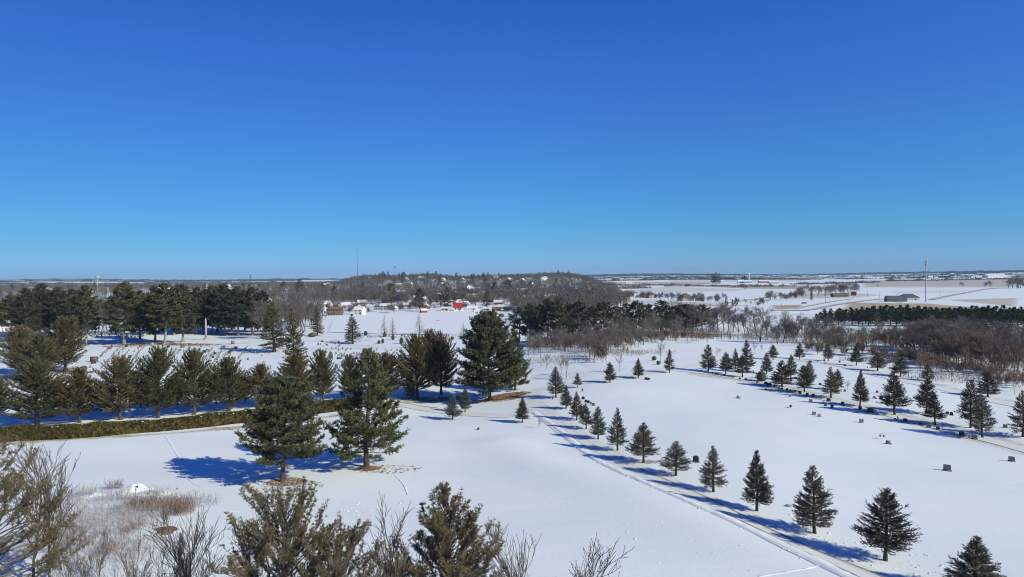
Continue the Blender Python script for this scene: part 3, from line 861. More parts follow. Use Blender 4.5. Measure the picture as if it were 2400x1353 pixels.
# row behind the hedge
ROW = [(87, 1001, 855, 132, 'broad2'), (187, 991, 868, 80, 'broad1'), (281, 984, 845, 102, 'broad3'), (371, 980, 826, 98, 'broad0'), (456, 972, 828, 92, 'broad2'), (538, 963, 846, 88, 'broad0'),
       (612, 955, 858, 62, 'broad3'), (694, 950, 836, 84, 'broad1'), (758, 943, 829, 58, 'broad0'), (820, 935, 838, 50, 'broad2'), (905, 937, 834, 86, 'broad3')]
ADJ = ['widest and darkest', 'low and partly overlapped', 'rounded brownish', 'pointed and full', 'pointed with upswept tips', 'open and spiky', 'narrow brown', 'brown, in front of the tall spruce', 'slim with gaps',
       'behind the tall white pine', 'brown and egg shaped']
for i, (x, b_, t_, w_, k) in enumerate(ROW):
    solo('conifer_tree', k, x, b_, t_, 10, w_ * 1.33, 8.0, f'conifer behind the hedge, {ORD[i]} from the left, {ADJ[i]}', 'conifer', 'conifers in the row behind the hedge', R_.uniform(0, 6))
for i, (x, b_, t_, w_, k) in enumerate([(238, 962, 898, 64, 'broad0'), (415, 952, 880, 62, 'broad2'), (507, 948, 880, 60, 'broad0'), (575, 945, 886, 46, 'broad2'), (330, 956, 900, 60, 'broad3'), (-6, 985, 885, 70, 'broad0'), (140, 965, 890, 60, 'broad1')]):
    solo('conifer_tree', k, x, b_, t_, 10, w_, 8.0, 'dark conifer in the second row, glimpsed between the trees behind the hedge', 'conifer', 'conifers of the second row behind the hedge', R_.uniform(0, 6))
for i, (x, b_, t_, w_, k, lb) in enumerate([
        (692, 905, 726, 66, 'tallspruce1', 'tall ragged spruce rising behind the hedge row, nearer of two'),
        (642, 826, 708, 66, 'tallspruce0', 'tall ragged spruce left of and behind its nearer twin'),
        (152, 872, 750, 112, 'broad1', 'tall brown conifer at the left edge of the old graves, right of its pair'),
        (44, 880, 770, 100, 'broad3', 'tall brown conifer near the left edge of the photo'),
        (95, 892, 788, 100, 'broad0', 'olive conifer wedged between the two tall brown ones on the left'),
        (827, 806, 738, 40, 'tallspruce2', 'dark spruce alone among the old graves by the lake'),
        (744, 787, 716, 31, 'tallspruce1', 'slender ragged spruce on the lake corner beside the shore houses'),
        (900, 789, 740, 20, 'larch0', 'pale thin conifer on the lake shore, left of the close pair'),
        (920, 789, 745, 20, 'larch1', 'pale thin conifer on the lake shore, right of the close pair'),
        (983, 785, 736, 28, 'larch0', 'pale thin conifer standing apart on the lake shore'),
        (1086, 790, 757, 22, 'larch1', 'pale thin conifer beside the massive dark pine')]):
    hp = {'t': 16, 'b': 10, 'l': 12}[k[0]]; nw = {'t': 6.6, 'b': 8.0, 'l': 4.4}[k[0]]
    solo('spruce_tree' if k[0] == 't' else 'conifer_tree', k, x, b_, t_, hp, w_, nw, lb, 'conifer', None, R_.uniform(0, 6))

# tall pines in the old graveyard
TALL = [(25, 792, 694, 62, 0), (62, 800, 678, 60, 1), (95, 792, 668, 62, 3), (140, 790, 676, 62, 1), (172, 796, 680, 60, 3), (203, 811, 672, 58, 0), (292, 807, 664, 84, 2), (330, 796, 684, 66, 1), (364, 800, 674, 62, 3), (387, 807, 668, 80, 0),
        (427, 803, 670, 74, 1), (460, 784, 676, 62, 3), (498, 783, 672, 58, 0), (527, 786, 668, 66, 3), (558, 787, 674, 62, 1), (592, 786, 676, 58, 3), (617, 786, 684, 50, 1)]
for i, (x, b_, t_, w_, k) in enumerate(TALL):
    ex = {0: 'at the left edge', 5: 'with a bare pale trunk', 6: 'standing clear with a long bare trunk', 9: 'over orange needle litter', 10: 'beside the obelisk', 16: 'last before the grey wood'}.get(i, 'dark and layered')
    solo('pine_tree', f'pine_tall{k}', x, b_, t_, 25, w_, 12.4, f'tall old graveyard pine, {ORD[i]} from the left, {ex}', 'pine tree', 'tall pines in the old graveyard', R_.uniform(0, 6))
for x, b_, t_, k in [(480, 780, 680, 1), (510, 779, 676, 3), (545, 779, 682, 1), (575, 779, 684, 3), (345, 786, 690, 1), (410, 786, 684, 3), (445, 783, 688, 1), (110, 782, 690, 3), (60, 784, 694, 1), (185, 784, 690, 3), (604, 779, 690, 1)]:
    solo('pine_tree', f'pine_tall{k}', x, b_, t_, 25, 64, 12.4, 'dark pine in the second rank behind the tall old pines', 'pine tree', 'second rank of tall pines', R_.uniform(0, 6))

# half bare pines below the camera
def fore(name, key, px, dist, top, Hp, label, ws=1.0, rz=0.0, cat='pine tree'):
    b = ground_at(px, dist); H = height_to(b, px, top)
    return tree(name, key, b, H, Hp, ws, label, cat, None, rz)
fore('pine_tree', 'fore_left', 650, 47, 1186, 12.2, 'half bare brownish pine at the bottom, wide with a ragged flat top', 1.02, .9)
fore('pine_tree', 'fore_right', 1040, 47, 1140, 13.4, 'pointed brownish pine at the bottom centre of the photo', 1.22, .2)
fore('pine_tree', 'fore_edge', -40, 55, 1040, 13.5, 'dark pine cut off by the left edge of the photo', 1.15, 2.0)
fore('pine_tree', 'fore_left', 775, 44, 1272, 12.2, 'lower thin pine leaning out right of the ragged brown pine', .95, 3.9)
NB = [(215, 60, 1245, 1, 'low grey sapling in the middle of the weeds'), (285, 52, 1290, 0, 'thin grey sapling at the bottom of the weeds'), (432, 54, 1225, 1, 'grey sapling right of the brown leaf pile'), (120, 52, 1262, 3, 'grey shrub against the dark pine at the lower left'),
      (62, 60, 1030, 0, 'thin grey leafless tree at the lower left, tall and in front of the dark pine'), (100, 61, 1046, 1, 'thin grey leafless tree at the lower left, with spreading tips'),
      (128, 63, 1075, 0, 'slim leafless tree at the left edge of the weeds'), (152, 66, 1215, 3, 'low leafless bush tree among the left weeds'), (470, 52, 1140, 0, 'leafless tree left of the ragged brown pine, the taller'),
      (402, 50, 1212, 1, 'leafless tree at the bottom below the brown leaf pile'), (350, 48, 1262, 2, 'low leafless tree at the bottom edge of the weeds'), (540, 50, 1215, 3, 'leafless twiggy tree against the left side of the ragged pine'),
      (880, 44, 1205, 2, 'pale leafless tree between the two bottom pines'),
      (925, 42, 1285, 3, 'bushy leafless tree at the left foot of the pointed pine'), (1252, 46, 1196, 0, 'slim leafless tree right of the pointed pine, the taller of two'), (1342, 45, 1226, 1, 'slim leafless tree right of the pointed pine, the smaller of two'),
      (820, 43, 1290, 3, 'bushy pale leafless tree below the leaning thin pine'), (1090, 42, 1300, 3, 'leafless bush in front of the pointed pine'),]
for px, dist, top, k, lb in NB:
    fore('bare_tree', f'near_bare{k}', px, dist, top, 9, lb, 1.0, R_.uniform(0, 6), 'bare tree')
b = ground(1262, 1004); tree('sapling', 'sapling0', b, height_to(b, 1262, 980), 5, 1.3, 'tiny bare sapling in the open snow left of the ploughed road', 'tree')

# saplings on the slope
for i, (x, b_, t_, k) in enumerate([(1280, 866, 826, 0), (1327, 888, 826, 1), (1317, 880, 838, 2), (1394, 852, 812, 0), (1422, 856, 818, 2), (1452, 873, 828, 1), (1548, 852, 800, 0), (1678, 838, 812, 2), (1770, 830, 800, 1),
                                    (1786, 826, 806, 0), (2206, 892, 848, 0), (2232, 896, 862, 1), (2265, 906, 856, 2), (2296, 900, 870, 0), (2378, 926, 880, 1), (2092, 858, 824, 2), (2150, 872, 840, 0), (2340, 916, 880, 2)]):
    b = ground(x, b_)
    left = x < 1700
    tree('sapling', f'sapling{k}', b, height_to(b, x, t_), 5, 1.0, 'thin leafless sapling on the snowy slope below the bare wood' if left else 'thin leafless sapling between the back lane spruces and the brown thicket', 'tree',
         'saplings on the snowy slope' if left else 'saplings before the brown thicket')

# belt of bare trees behind the hilltop
def belt(name, pts, n, keys, hpx, label, group, seed, jit=8, wj=.2, Hp=None, cat='bare tree'):
    r = random.Random(seed)
    xs = np.linspace(0, len(pts) - 1, n)
    for u in xs:
        u = min(max(u + r.uniform(-.4, .4) * (len(pts) - 1) / n, 0), len(pts) - 1.001)
        i = int(u); f = u - i
        x = pts[i][0] * (1 - f) + pts[i + 1][0] * f
        y = pts[i][1] * (1 - f) + pts[i + 1][1] * f + r.uniform(-jit, jit)
        b = ground(x, y)
        k = r.choice(keys)
        hp = Hp or {'bare': 12, 'oldt': 14, 'thic': 7, 'pine': 16, 'far_': 12, 'plan': 9}[k[:4]]
        H = r.uniform(*hpx) / FPX * b.y
        tree(name, k, b, H, hp, 1 + r.uniform(-wj, wj), label, cat, group, rz=r.uniform(0, 6))
belt('bare_tree', [(1238, 832), (1330, 826), (1420, 822), (1480, 812), (1560, 796), (1640, 790)], 44, ['bare0', 'bare1', 'bare3', 'bare4', 'bare2'], (38, 66), 'grey leafless tree in the belt before the dark pines', 'leafless trees before the dark pine belt', 21)
belt('bare_tree', [(1380, 842), (1400, 838), (1412, 846)], 5, ['oldtree0', 'bare1', 'thicket1'], (40, 58), 'leafless tree in the clump on the slope edge below the dark pines', 'leafless clump on the slope edge', 22, 5)
belt('bare_tree', [(1655, 782), (1700, 780), (1760, 792), (1830, 800)], 15, ['oldtree0', 'bare0', 'bare1', 'oldtree1'], (46, 76), 'large leafless tree behind the right end of the hilltop', 'leafless trees behind the hilltop', 23)
belt('bare_tree', [(1820, 800), (1900, 800), (1990, 810), (2080, 818), (2160, 820)], 24, ['bare0', 'oldtree1', 'bare4', 'thicket0', 'oldtree0'], (38, 66), 'leafless tree in the valley behind the back lane', 'leafless trees in the valley', 24, 10)
belt('bare_tree', [(2110, 800), (2190, 796), (2260, 794)], 12, ['bare2', 'bare0'], (40, 58), 'thin dark leafless tree beside the white clearing in the valley', 'leafless trees beside the clearing', 25, 6)
belt('thicket_tree', [(1290, 815), (1380, 812), (1440, 808), (1520, 800), (1600, 792)], 26, ['thicket0', 'thicket1', 'thicket2'], (20, 34), 'brown brushy shrub below the belt of dark pines', 'brown shrubs below the dark pine belt', 26, 9, cat='shrub')
belt('thicket_tree', [(1890, 822), (1990, 832), (2090, 846), (2160, 858), (2260, 872), (2330, 890), (2400, 915)], 40, ['thicket0', 'thicket1', 'thicket2'], (22, 42), 'brown brushy shrub at the edge of the right hand thicket', 'brown shrubs edging the thicket', 27, 9, cat='shrub')
belt('thicket_tree', [(2190, 846), (2260, 854), (2330, 862), (2420, 880)], 34, ['oldtree0', 'bare4', 'thicket2', 'bare1'], (56, 92), 'brown leafless tree of the dense thicket at the right edge', 'trees of the brown thicket', 28, 12)
belt('thicket_tree', [(2140, 822), (2230, 822), (2320, 826), (2420, 834)], 34, ['oldtree0', 'oldtree1', 'bare1'], (56, 84), 'leafless tree deep in the thicket before the pine plantation', 'trees deep in the brown thicket', 29, 12)
# dark pine belt
for i, (x, b_, t_, w_) in enumerate([(1218, 802, 724, 44), (1243, 808, 716, 46), (1262, 804, 722, 40), (1285, 810, 705, 48), (1311, 812, 705, 50), (1334, 804, 716, 40), (1357, 804, 710, 46), (1385, 800, 722, 44), (1416, 798, 712, 52),
                                     (1445, 794, 720, 44), (1468, 792, 714, 40), (1491, 794, 709, 44), (1520, 788, 716, 46), (1550, 790, 708, 60), (1580, 786, 720, 44), (1607, 784, 715, 46), (1622, 786, 718, 40), (1646, 784, 717, 42)]):
    solo('pine_tree', f'pine_band{i % 3}', x, b_, t_, 16, w_ * 1.25, 9.4, f'dark pine in the belt across the middle, {ORD[i]} from the left', 'pine tree', 'dark pine belt across the middle', R_.uniform(0, 6))
# pine plantation
r = random.Random(31)
for row in range(4):
    for i in range(34):
        x = 1918 + i * 15 + r.uniform(-4, 4) + row * 4
        f = (x - 1925) / 480
        y = 762 - row * 5.5 + f * 6 + r.uniform(-1.5, 1.5)
        b = ground(x, y)
        H = (8.6 - .4 * row + r.uniform(-.9, .9)) * (.75 + .25 * min(1, f * 4)) 
        tree('plantation_pine', 'plantation', b, H, 9, 1.4, 'dark pine in the planted block before the farm fields', 'pine tree', 'planted block of dark pines')
# rounded evergreens among the old graves
ARB = [(775, 841, 18, 11, 0, 'olive column-shaped evergreen among the old graves, nearest of its kind'), (857, 787, 12, 10, 1, 'dark rounded evergreen right of the lone spruce'), (902, 790, 12, 10, 2, 'dark rounded evergreen in front of the pale thin pair'),
       (921, 797, 13, 9, 0, 'dark leaning evergreen in front of the right pale conifer'), (888, 806, 9, 8, 1, 'small rounded evergreen, left of two by the lane'), (897, 805, 12, 8, 2, 'small rounded evergreen, right of two by the lane'),
       (941, 806, 16, 11, 0, 'broad column-shaped evergreen in open snow by the lane'), (1060, 797, 9, 9, 1, 'dark low evergreen near the massive pine'), (1027, 788, 7, 10, 2, 'tiny dark evergreen on the far shore line'),
       (1040, 802, 14, 11, 0, 'dark evergreen above the top of the brown conifer clump')]
for x, b_, h, w_, k, lb in ARB:
    solo('clipped_evergreen', f'arbor{k}', x, b_, b_ - h, 3, w_, 2.2, lb, 'evergreen', 'clipped evergreens among the old graves', R_.uniform(0, 6))
solo('wide_bush', 'round_bush', 732, 790, 780, 2.2, 21, 3.0, 'wide dark bush at the lake corner below the slender spruce', 'bush')
solo('wide_bush', 'round_bush', 197, 864, 857, 2.2, 14, 3.0, 'low dark bush beside the tall brown conifer', 'bush')

# ------------------------------------------------------------------ shore and town trees
belt('bare_tree', [(618, 800), (660, 790), (700, 778), (730, 770)], 14, ['bare0', 'bare1', 'bare3', 'bare4'], (60, 95), 'grey leafless tree in the wood right of the tall pines', 'leafless trees right of the tall pines', 41)
belt('bare_tree', [(205, 785), (250, 786), (290, 780)], 12, ['bare0', 'bare2', 'bare3'], (55, 90), 'pale leafless tree seen in the gap between the tall pines', 'leafless trees in the gap of the pines', 42, 4)
belt('bare_tree', [(470, 778), (540, 776), (600, 776)], 9, ['bare0', 'bare2'], (60, 80), 'leafless tree standing behind the tall pines', 'leafless trees behind the tall pines', 44, 4)
belt('bare_tree', [(740, 722), (830, 716), (920, 718), (1010, 716), (1100, 716), (1200, 716)], 62, ['bare0', 'bare1', 'bare4', 'oldtree0'], (24, 42), 'leafless tree among the houses on the far shore', 'leafless trees among the shore houses', 43, 6)
belt('bare_tree', [(745, 735), (830, 734), (900, 732), (950, 730), (1020, 728)], 20, ['bare0', 'bare4', 'thicket0', 'thicket1'], (14, 30), 'small leafless tree in a shore garden facing the lake', 'leafless trees in the shore gardens', 46, 4)
for i, (x, b_, t_, w_, k, lb) in enumerate([(917, 712, 667, 34, 1, 'dark evergreen behind the grey shore house'), (983, 724, 677, 34, 3, 'large dark evergreen left of the red shed'), (1043, 722, 684, 33, 3, 'large dark evergreen behind the yellow house'),
                                            (1065, 718, 694, 14, 0, 'small dark evergreen beside the red roof'), (1141, 722, 678, 24, 0, 'dark evergreen right of the white arched shelter'), (783, 702, 668, 22, 0, 'dark evergreen behind the brick shore house'),
                                            (757, 690, 664, 18, 0, 'dark evergreen left of the white hall on the hill'), (703, 688, 656, 24, 1, 'dark evergreen on the low rise left of the hill'), (1219, 700, 677, 18, 1, 'dark evergreen apart in the grey hillside wood'),
                                            (1007, 722, 700, 16, 1, 'rust tinged evergreen beside the white gable')]):
    solo('evergreen_tree', f'far_evergreen{k}', x, b_, t_, 12, w_, (5.6, 7.6, 5, 8)[k], lb, 'evergreen', None, R_.uniform(0, 6))
r = random.Random(77)
for i in range(46):
    x = r.choice([r.uniform(840, 1420), r.uniform(840, 1420), r.uniform(930, 1200)]); d_ = r.choice([r.uniform(760, 1500), r.uniform(1350, 1520)])
    b = ground_at(x, d_)
    tree('evergreen_tree', f'far_evergreen{r.randrange(4)}', b, r.uniform(11, 19), 12, r.uniform(.8, 1.1), 'dark evergreen standing in the grey wood of the hill', 'evergreen', 'dark evergreens in the wood of the hill')
for i in range(30):
    x = r.uniform(-20, 760); d_ = r.uniform(700, 1500)
    b = ground_at(x, d_)
    tree('evergreen_tree', f'far_evergreen{r.randrange(4)}', b, r.uniform(11, 17), 12, r.uniform(.8, 1.1), 'dark evergreen among the far bare trees behind the tall pines', 'evergreen', 'dark evergreens behind the tall pines')
# farm trees
belt('bare_tree', [(1880, 694), (1915, 693), (1960, 692), (2000, 690)], 12, ['oldtree0', 'oldtree1', 'bare1'], (20, 32), 'bare tree round the farmstead with the red shed', 'bare trees of the farmstead', 51, 2)
belt('bare_tree', [(1800, 706), (1830, 704), (1862, 700), (1885, 698)], 10, ['bare0', 'oldtree1', 'thicket0'], (14, 26), 'bare tree on the bank left of the farmstead', 'bare trees on the farmstead bank', 52, 3)
belt('bare_tree', [(2362, 675), (2385, 676), (2402, 676)], 5, ['oldtree0', 'oldtree1'], (22, 32), 'bare tree by the crossroads at the right edge', 'bare trees by the crossroads', 53, 1)
for x, b_, t_, lb in [(2254, 673, 661, 'single rounded bare tree beside the far straight road'), (2321, 673, 657, 'bare tree left of the crossroads clump'), (2308, 673, 661, 'smaller bare tree beside the one left of the crossroads'), (2057, 672, 667, 'tiny bare shrub on the far straight road'),
                      (1744, 681, 664, 'lone bare tree in the white field below the silo')]:
    b = ground(x, b_); tree('bare_tree', 'oldtree1', b, height_to(b, x, t_), 14, 1.1, lb, 'bare tree')
belt('bare_tree', [(1390, 692), (1450, 697), (1530, 701), (1620, 708), (1700, 708)], 48, ['bare1', 'bare4', 'thicket0', 'oldtree1'], (14, 24), 'pale bare tree in the line along the middle field', 'bare trees along the middle field', 54, 4)
belt('bare_tree', [(1240, 812), (1330, 806), (1440, 800), (1540, 792), (1640, 786)], 26, ['bare0', 'bare3', 'bare1'], (50, 84), 'tall grey leafless tree mixed into the dark pine belt', 'leafless trees mixed into the dark pine belt', 57, 8)
belt('bare_tree', [(1720, 716), (1770, 716), (1800, 712)], 9, ['bare1', 'thicket0'], (12, 20), 'pale bare tree in the hollow below the farm bank', 'bare trees in the hollow', 55, 4)
for i, (x, b_, t_, lb) in enumerate([(1703, 717, 695, 'dark little spruce in the field hollow, left of three'), (1717, 719, 702, 'dark little spruce in the field hollow, middle of three'), (1725, 719, 698, 'dark little spruce in the field hollow, right of three'),
                                 (1902, 704, 682, 'lone spruce before the farmstead'), (2385, 676, 662, 'dark spruce among the crossroads trees'), (1394, 691, 683, 'small spruce left of the green roofed house, nearer'), (1401, 691, 684, 'small spruce left of the green roofed house, beside it'),
                                 (1552, 698, 684, 'dark little spruce among the pale field trees')]):
    b = ground(x, b_); tree('spruce_tree', f'far_evergreen{(0, 2)[i % 2]}', b, height_to(b, x, t_), 12, .9, lb, 'spruce tree')
for x, b_, t_ in [(1670, 664, 642), (1678, 664, 640), (1686, 664, 642), (1674, 664, 645)]:
    b = ground(x, b_); tree('evergreen_tree', 'far_evergreen1', b, height_to(b, x, t_), 12, .8, 'dark evergreen in the clump left of the silo farm', 'evergreen', 'evergreens left of the silo farm')

# ------------------------------------------------------------------ woods too far and dense to count
def wood(name, regions, mat, seed, nbl=30, wfac=.045, hr=(8, 14), label=None):
    rng = np.random.default_rng(seed)
    g = Geo()
    for (x0, x1, d0, d1, n) in regions:
        px = rng.uniform(x0, x1, n); dd = np.exp(rng.uniform(math.log(d0), math.log(d1), n))
        X = (px - 1200) / FPX * dd; Y = dd; Z = tz(X, Y)
        H = rng.uniform(hr[0], hr[1], n)
        g.blades(np.column_stack([X, Y, Z]), np.column_stack([rng.normal(0, .05, n), rng.normal(0, .05, n), np.ones(n)]), H * .9, H * .04, rng)
        u = rng.normal(size=(n, nbl, 3)); u /= np.linalg.norm(u, axis=2, keepdims=True)
        rr = rng.uniform(.2, 1, (n, nbl, 1)) ** .5
        C = np.column_stack([X, Y, Z + H * .60])[:, None]
        ab = np.column_stack([H * .32, H * .32, H * .36])[:, None]
        P = C + u * rr * ab
        Dd = u * .8 + np.array([0, 0, .7]) + rng.normal(0, .3, u.shape)
        L = np.repeat(H * .26, nbl) * rng.uniform(.6, 1.3, n * nbl); W = np.repeat(H * wfac, nbl) * rng.uniform(.5, 1.4, n * nbl)
        Dn = Dd.reshape(-1, 3); Dn /= np.linalg.norm(Dn, axis=1, keepdims=True)
        g.blades(P.reshape(-1, 3) - Dn * L[:, None] * .5, Dn, L, W, rng)
    o = g.obj(name, M[mat])
    return tag(o, label, 'wood', kind='stuff')
wood('distant_woods', [(820, 1440, 720, 1560, 4200), (860, 1400, 1350, 1560, 900), (700, 1300, 715, 820, 500), (1200, 1470, 540, 800, 650), (1220, 1420, 400, 560, 260), (560, 900, 760, 1300, 650)], 'twig_far', 61, 34, .030, label='grey leafless wood covering the town hill')
wood('distant_woods', [(-60, 715, 560, 760, 700), (-60, 830, 770, 2300, 3000), (-60, 840, 1400, 4800, 5200), (-60, 640, 430, 700, 620), (600, 760, 400, 560, 130)], 'twig_far', 62, 32, .032, label='brown leafless wood behind the tall pines')
wood('brushwood', [(1235, 1480, 226, 262, 230), (1300, 1660, 255, 330, 420)], 'twig_brown', 63, 40, .018, (3, 5.5), 'brown brush under the belt of dark pines')
wood('brushwood', [(2150, 2430, 172, 300, 420), (1880, 2200, 225, 300, 260), (1640, 1900, 285, 330, 120)], 'twig_brown', 64, 46, .014, (3, 7), 'brown brush filling the right hand thicket')
def treeline(name, specs, mat, seed, label):
    rng = np.random.default_rng(seed); g = Geo()
    for (x0, x1, d, h, n) in specs:
        n *= 3
        px = x0 + (x1 - x0) * np.sort(np.clip(rng.random(n) + .02 * np.sin(rng.random(n) * 40), 0, 1)); dd = d * (1 + rng.normal(0, .014, n) + .012 * np.sin(px / 40))
        hv = .72 + .28 * np.sin(px / 7.0 + d) * np.sin(px / 23.0 + 2)
        X = (px - 1200) / FPX * dd; Y = dd; Z = tz(X, Y)
        for k in range(3):
            hh = h * rng.uniform(.5, 1.05, n) * hv
            g.blades(np.column_stack([X + rng.normal(0, h * .5, n), Y + rng.normal(0, h * .5, n), Z - 1]), np.column_stack([rng.normal(0, .25, n), rng.normal(0, .1, n), np.ones(n)]), hh, hh * .5, rng)
    return tag(g.obj(name, M[mat]), label, 'treeline', kind='stuff')
rr_ = random.Random(9)
far = [(-60, 2460, 7100, 22, 2600), (-60, 2460, 6600, 18, 2400), (1380, 2460, 5900, 15, 800), (-60, 900, 4500, 14, 500), (-60, 900, 3000, 13, 500), (-60, 900, 5900, 16, 700), (1380, 2460, 6200, 13, 900), (1380, 2460, 4900, 12, 500), (-60, 700, 5400, 14, 420), (1380, 2460, 5600, 13, 560), (1380, 2460, 4300, 11, 360), (-60, 800, 3600, 13, 420)]
for i in range(30):
    a = rr_.uniform(1380, 2380); far.append((a, a + rr_.uniform(60, 330), rr_.choice([3100, 3600, 4100, 4900]), rr_.uniform(8, 13), rr_.randrange(40, 120)))
for i in range(16):
    a = rr_.uniform(-60, 700); far.append((a, a + rr_.uniform(60, 260), rr_.uniform(2000, 4600), rr_.uniform(9, 13), rr_.randrange(40, 90)))
treeline('far_treeline', far, 'pine_dark', 65, 'thin dark lines of woodland near the horizon')
treeline('far_treeline', [(1390, 1520, 1500, 10, 90), (1400, 1620, 1950, 9, 110), (1560, 1800, 1700, 8, 60), (1700, 1860, 1500, 8, 40), (1850, 2060, 1900, 9, 110), (2080, 2400, 2050, 9, 160)], 'twig', 66, 'grey field hedges and tree lines beyond the white fields')

# ------------------------------------------------------------------ hedge, litter, weeds, mound
def hedge():
    rng = np.random.default_rng(71)
    C = resample([ground(*p) for p in ((-60, 1040), (60, 1034), (200, 1027), (350, 1014), (500, 1000), (620, 987), (720, 974), (832, 961))], 1.0)
    T = np.gradient(C, axis=0); T /= np.linalg.norm(T, axis=1, keepdims=True); Nn = np.stack([T[:, 1], -T[:, 0]], 1)
    n = len(C)
    prof = [(-.85, 0), (-1.0, .7), (-.95, 1.5), (-.7, 1.95), (0, 2.1), (.7, 1.95), (.95, 1.5), (1.0, .7), (.85, 0)]
    C = C - Nn * -1.0 * 0 
    V = []
    for i in range(n):
        for (u, z) in prof:
            p = C[i] + Nn[i] * (u * (1 + .10 * rng.normal()) - 1.0)
            V.append((p[0], p[1], float(tz(p[0], p[1])) + z * (1 + .05 * math.sin(i * .4) + .06 * math.sin(i * .13 + 1) + .04 * math.sin(i * 1.1)) + (.07 * rng.normal() if z else -.1)))
    m_ = len(prof)
    g = Geo(); g.add(V, [[i * m_ + k, i * m_ + k + 1, (i + 1) * m_ + k + 1, (i + 1) * m_ + k] for i in range(n - 1) for k in range(m_ - 1)])
    V = np.array(V).reshape(n, m_, 3)
    N = 38000
    i = rng.integers(0, n - 1, N); k = rng.integers(0, m_ - 1, N); a = rng.random((N, 1)); b_ = rng.random((N, 1))
    P = (V[i, k] * (1 - a) + V[i + 1, k] * a) * (1 - b_) + (V[i, k + 1] * (1 - a) + V[i + 1, k + 1] * a) * b_
    g.blades(P, rng.normal(size=(N, 3)) * .7 + np.array([0, -.3, .9]), .34, .15, rng)
    r = empty('hedge', (0, 0, 0))
    tag(r, 'long clipped olive hedge between the row of conifers and the open snow', 'hedge')
    g.obj('foliage', M['hedge'], r)
    s = Geo(); N = 60
    i = rng.integers(0, n - 1, N); P = V[i, rng.integers(3, 6, N)] + rng.normal(0, .1, (N, 3)) + np.array([0, 0, .1])
    for p in P: s.box(p, (rng.uniform(.15, .5), rng.uniform(.12, .3), rng.uniform(.06, .14)), rng.uniform(0, 3), .6)
    tag(s.obj('snow_cap', M['snow'], r))
hedge()

def litter(name, px, py, rx, ry, n, mat, label, seed, size=(.10, .35), rot=0.0, thin=.25, fall=.5):
    """a scatter of needles or leaves lying on the snow"""
    rng = np.random.default_rng(seed); b = ground(px, py)
    a = rng.uniform(0, 2 * PI, n); r = rng.random(n) ** fall
    u, v = np.cos(a) * r * rx, np.sin(a) * r * ry
    X = b.x + u * math.cos(rot) - v * math.sin(rot); Y = b.y + u * math.sin(rot) + v * math.cos(rot)
    Z = tz(X, Y) + rng.uniform(.03, .10, n)
    t = rng.uniform(0, PI, n); L = rng.uniform(*size, n); W = L * rng.uniform(thin, 1, n)
    dx = np.stack([np.cos(t), np.sin(t), rng.normal(0, .12, n)], 1) * L[:, None]; dy = np.stack([-np.sin(t), np.cos(t), rng.normal(0, .12, n)], 1) * W[:, None]
    P = np.stack([X, Y, Z], 1)
    g = Geo(); g.add(np.stack([P - dx * .5, P + dy * .5, P + dx * .5, P - dy * .5], 1).reshape(-1, 3), np.arange(4)[None] + (np.arange(n) * 4)[:, None])
    tag(g.obj(name, M[mat]), label, 'ground litter', kind='stuff')
litter('needle_litter', 672, 1130, 2.6, 1.8, 800, 'needles', 'orange needle litter at the foot of the bluish pine', 81)
litter('needle_litter', 684, 1140, 4.2, 2.4, 220, 'needles', 'loose orange needles in front of the bluish pine', 82)
litter('needle_litter', 864, 1099, 1.6, 1.2, 420, 'needles', 'orange needle litter at the foot of the tall pine', 83)
litter('needle_litter', 905, 1100, 5.0, 2.2, 260, 'needles', 'loose needles strewn right of the tall pine', 84, (.12, .4))
litter('needle_litter', 1192, 928, 5.5, 3.2, 1500, 'needles', 'orange needle bank right of the massive pine', 85, (.2, .6), .5)
litter('needle_litter', 1160, 938, 6, 2.0, 500, 'needles', 'orange needles below the massive pine', 86, (.2, .5))
litter('needle_litter', 400, 807, 22, 4, 1000, 'needles', 'orange needle carpet under the tall graveyard pines', 87, (.5, 1.3))
litter('needle_litter', 290, 811, 10, 4, 300, 'needles', 'needle scatter by the bare trunked pine', 88, (.4, 1.0))
litter('needle_litter', 152, 872, 9, 4, 700, 'needles', 'needle carpet under the tall brown conifer', 89, (.3, 1.0))
litter('dry_grass', 1010, 936, 8, 2.2, 700, 'weed_grey', 'dry grass in front of the brown conifers', 90, (.3, .8))
litter('dry_grass', 1520, 1083, 2.2, 1.0, 260, 'weed_grey', 'dry grass at a roadside spruce foot', 91, (.1, .3))
litter('hedge_litter', 560, 1006, 8, 1.2, 200, 'needles', 'brown litter along the hedge foot', 92, (.15, .4), -.2)

def weeds(name, blobs, mat, seed, label, h=(.5, 1.5), w_=.030):
    rng = np.random.default_rng(seed); g = Geo()
    for (px, py, rx, ry, n) in blobs:
        b = ground(px, py)
        a = rng.uniform(0, 2 * PI, n); r = rng.random(n) ** .6
        X = b.x + np.cos(a) * r * rx; Y = b.y + np.sin(a) * r * ry
        P = np.stack([X, Y, tz(X, Y)], 1)
        H = rng.uniform(*h, n)
        Dd = np.stack([rng.normal(0, .22, n), rng.normal(0, .22, n), np.ones(n)], 1)
        g.blades(P, Dd, H, w_ * rng.uniform(.6, 1.5, n), rng)
        for k in range(3):
            f = rng.uniform(.3, .9, (n, 1))
            Dn = Dd / np.linalg.norm(Dd, axis=1, keepdims=True)
            g.blades(P + Dn * H[:, None] * f, Dn + rng.normal(0, .55, (n, 3)), H * .32, w_ * .9, rng)
    tag(g.obj(name, M[mat]), label, 'weeds', kind='stuff')
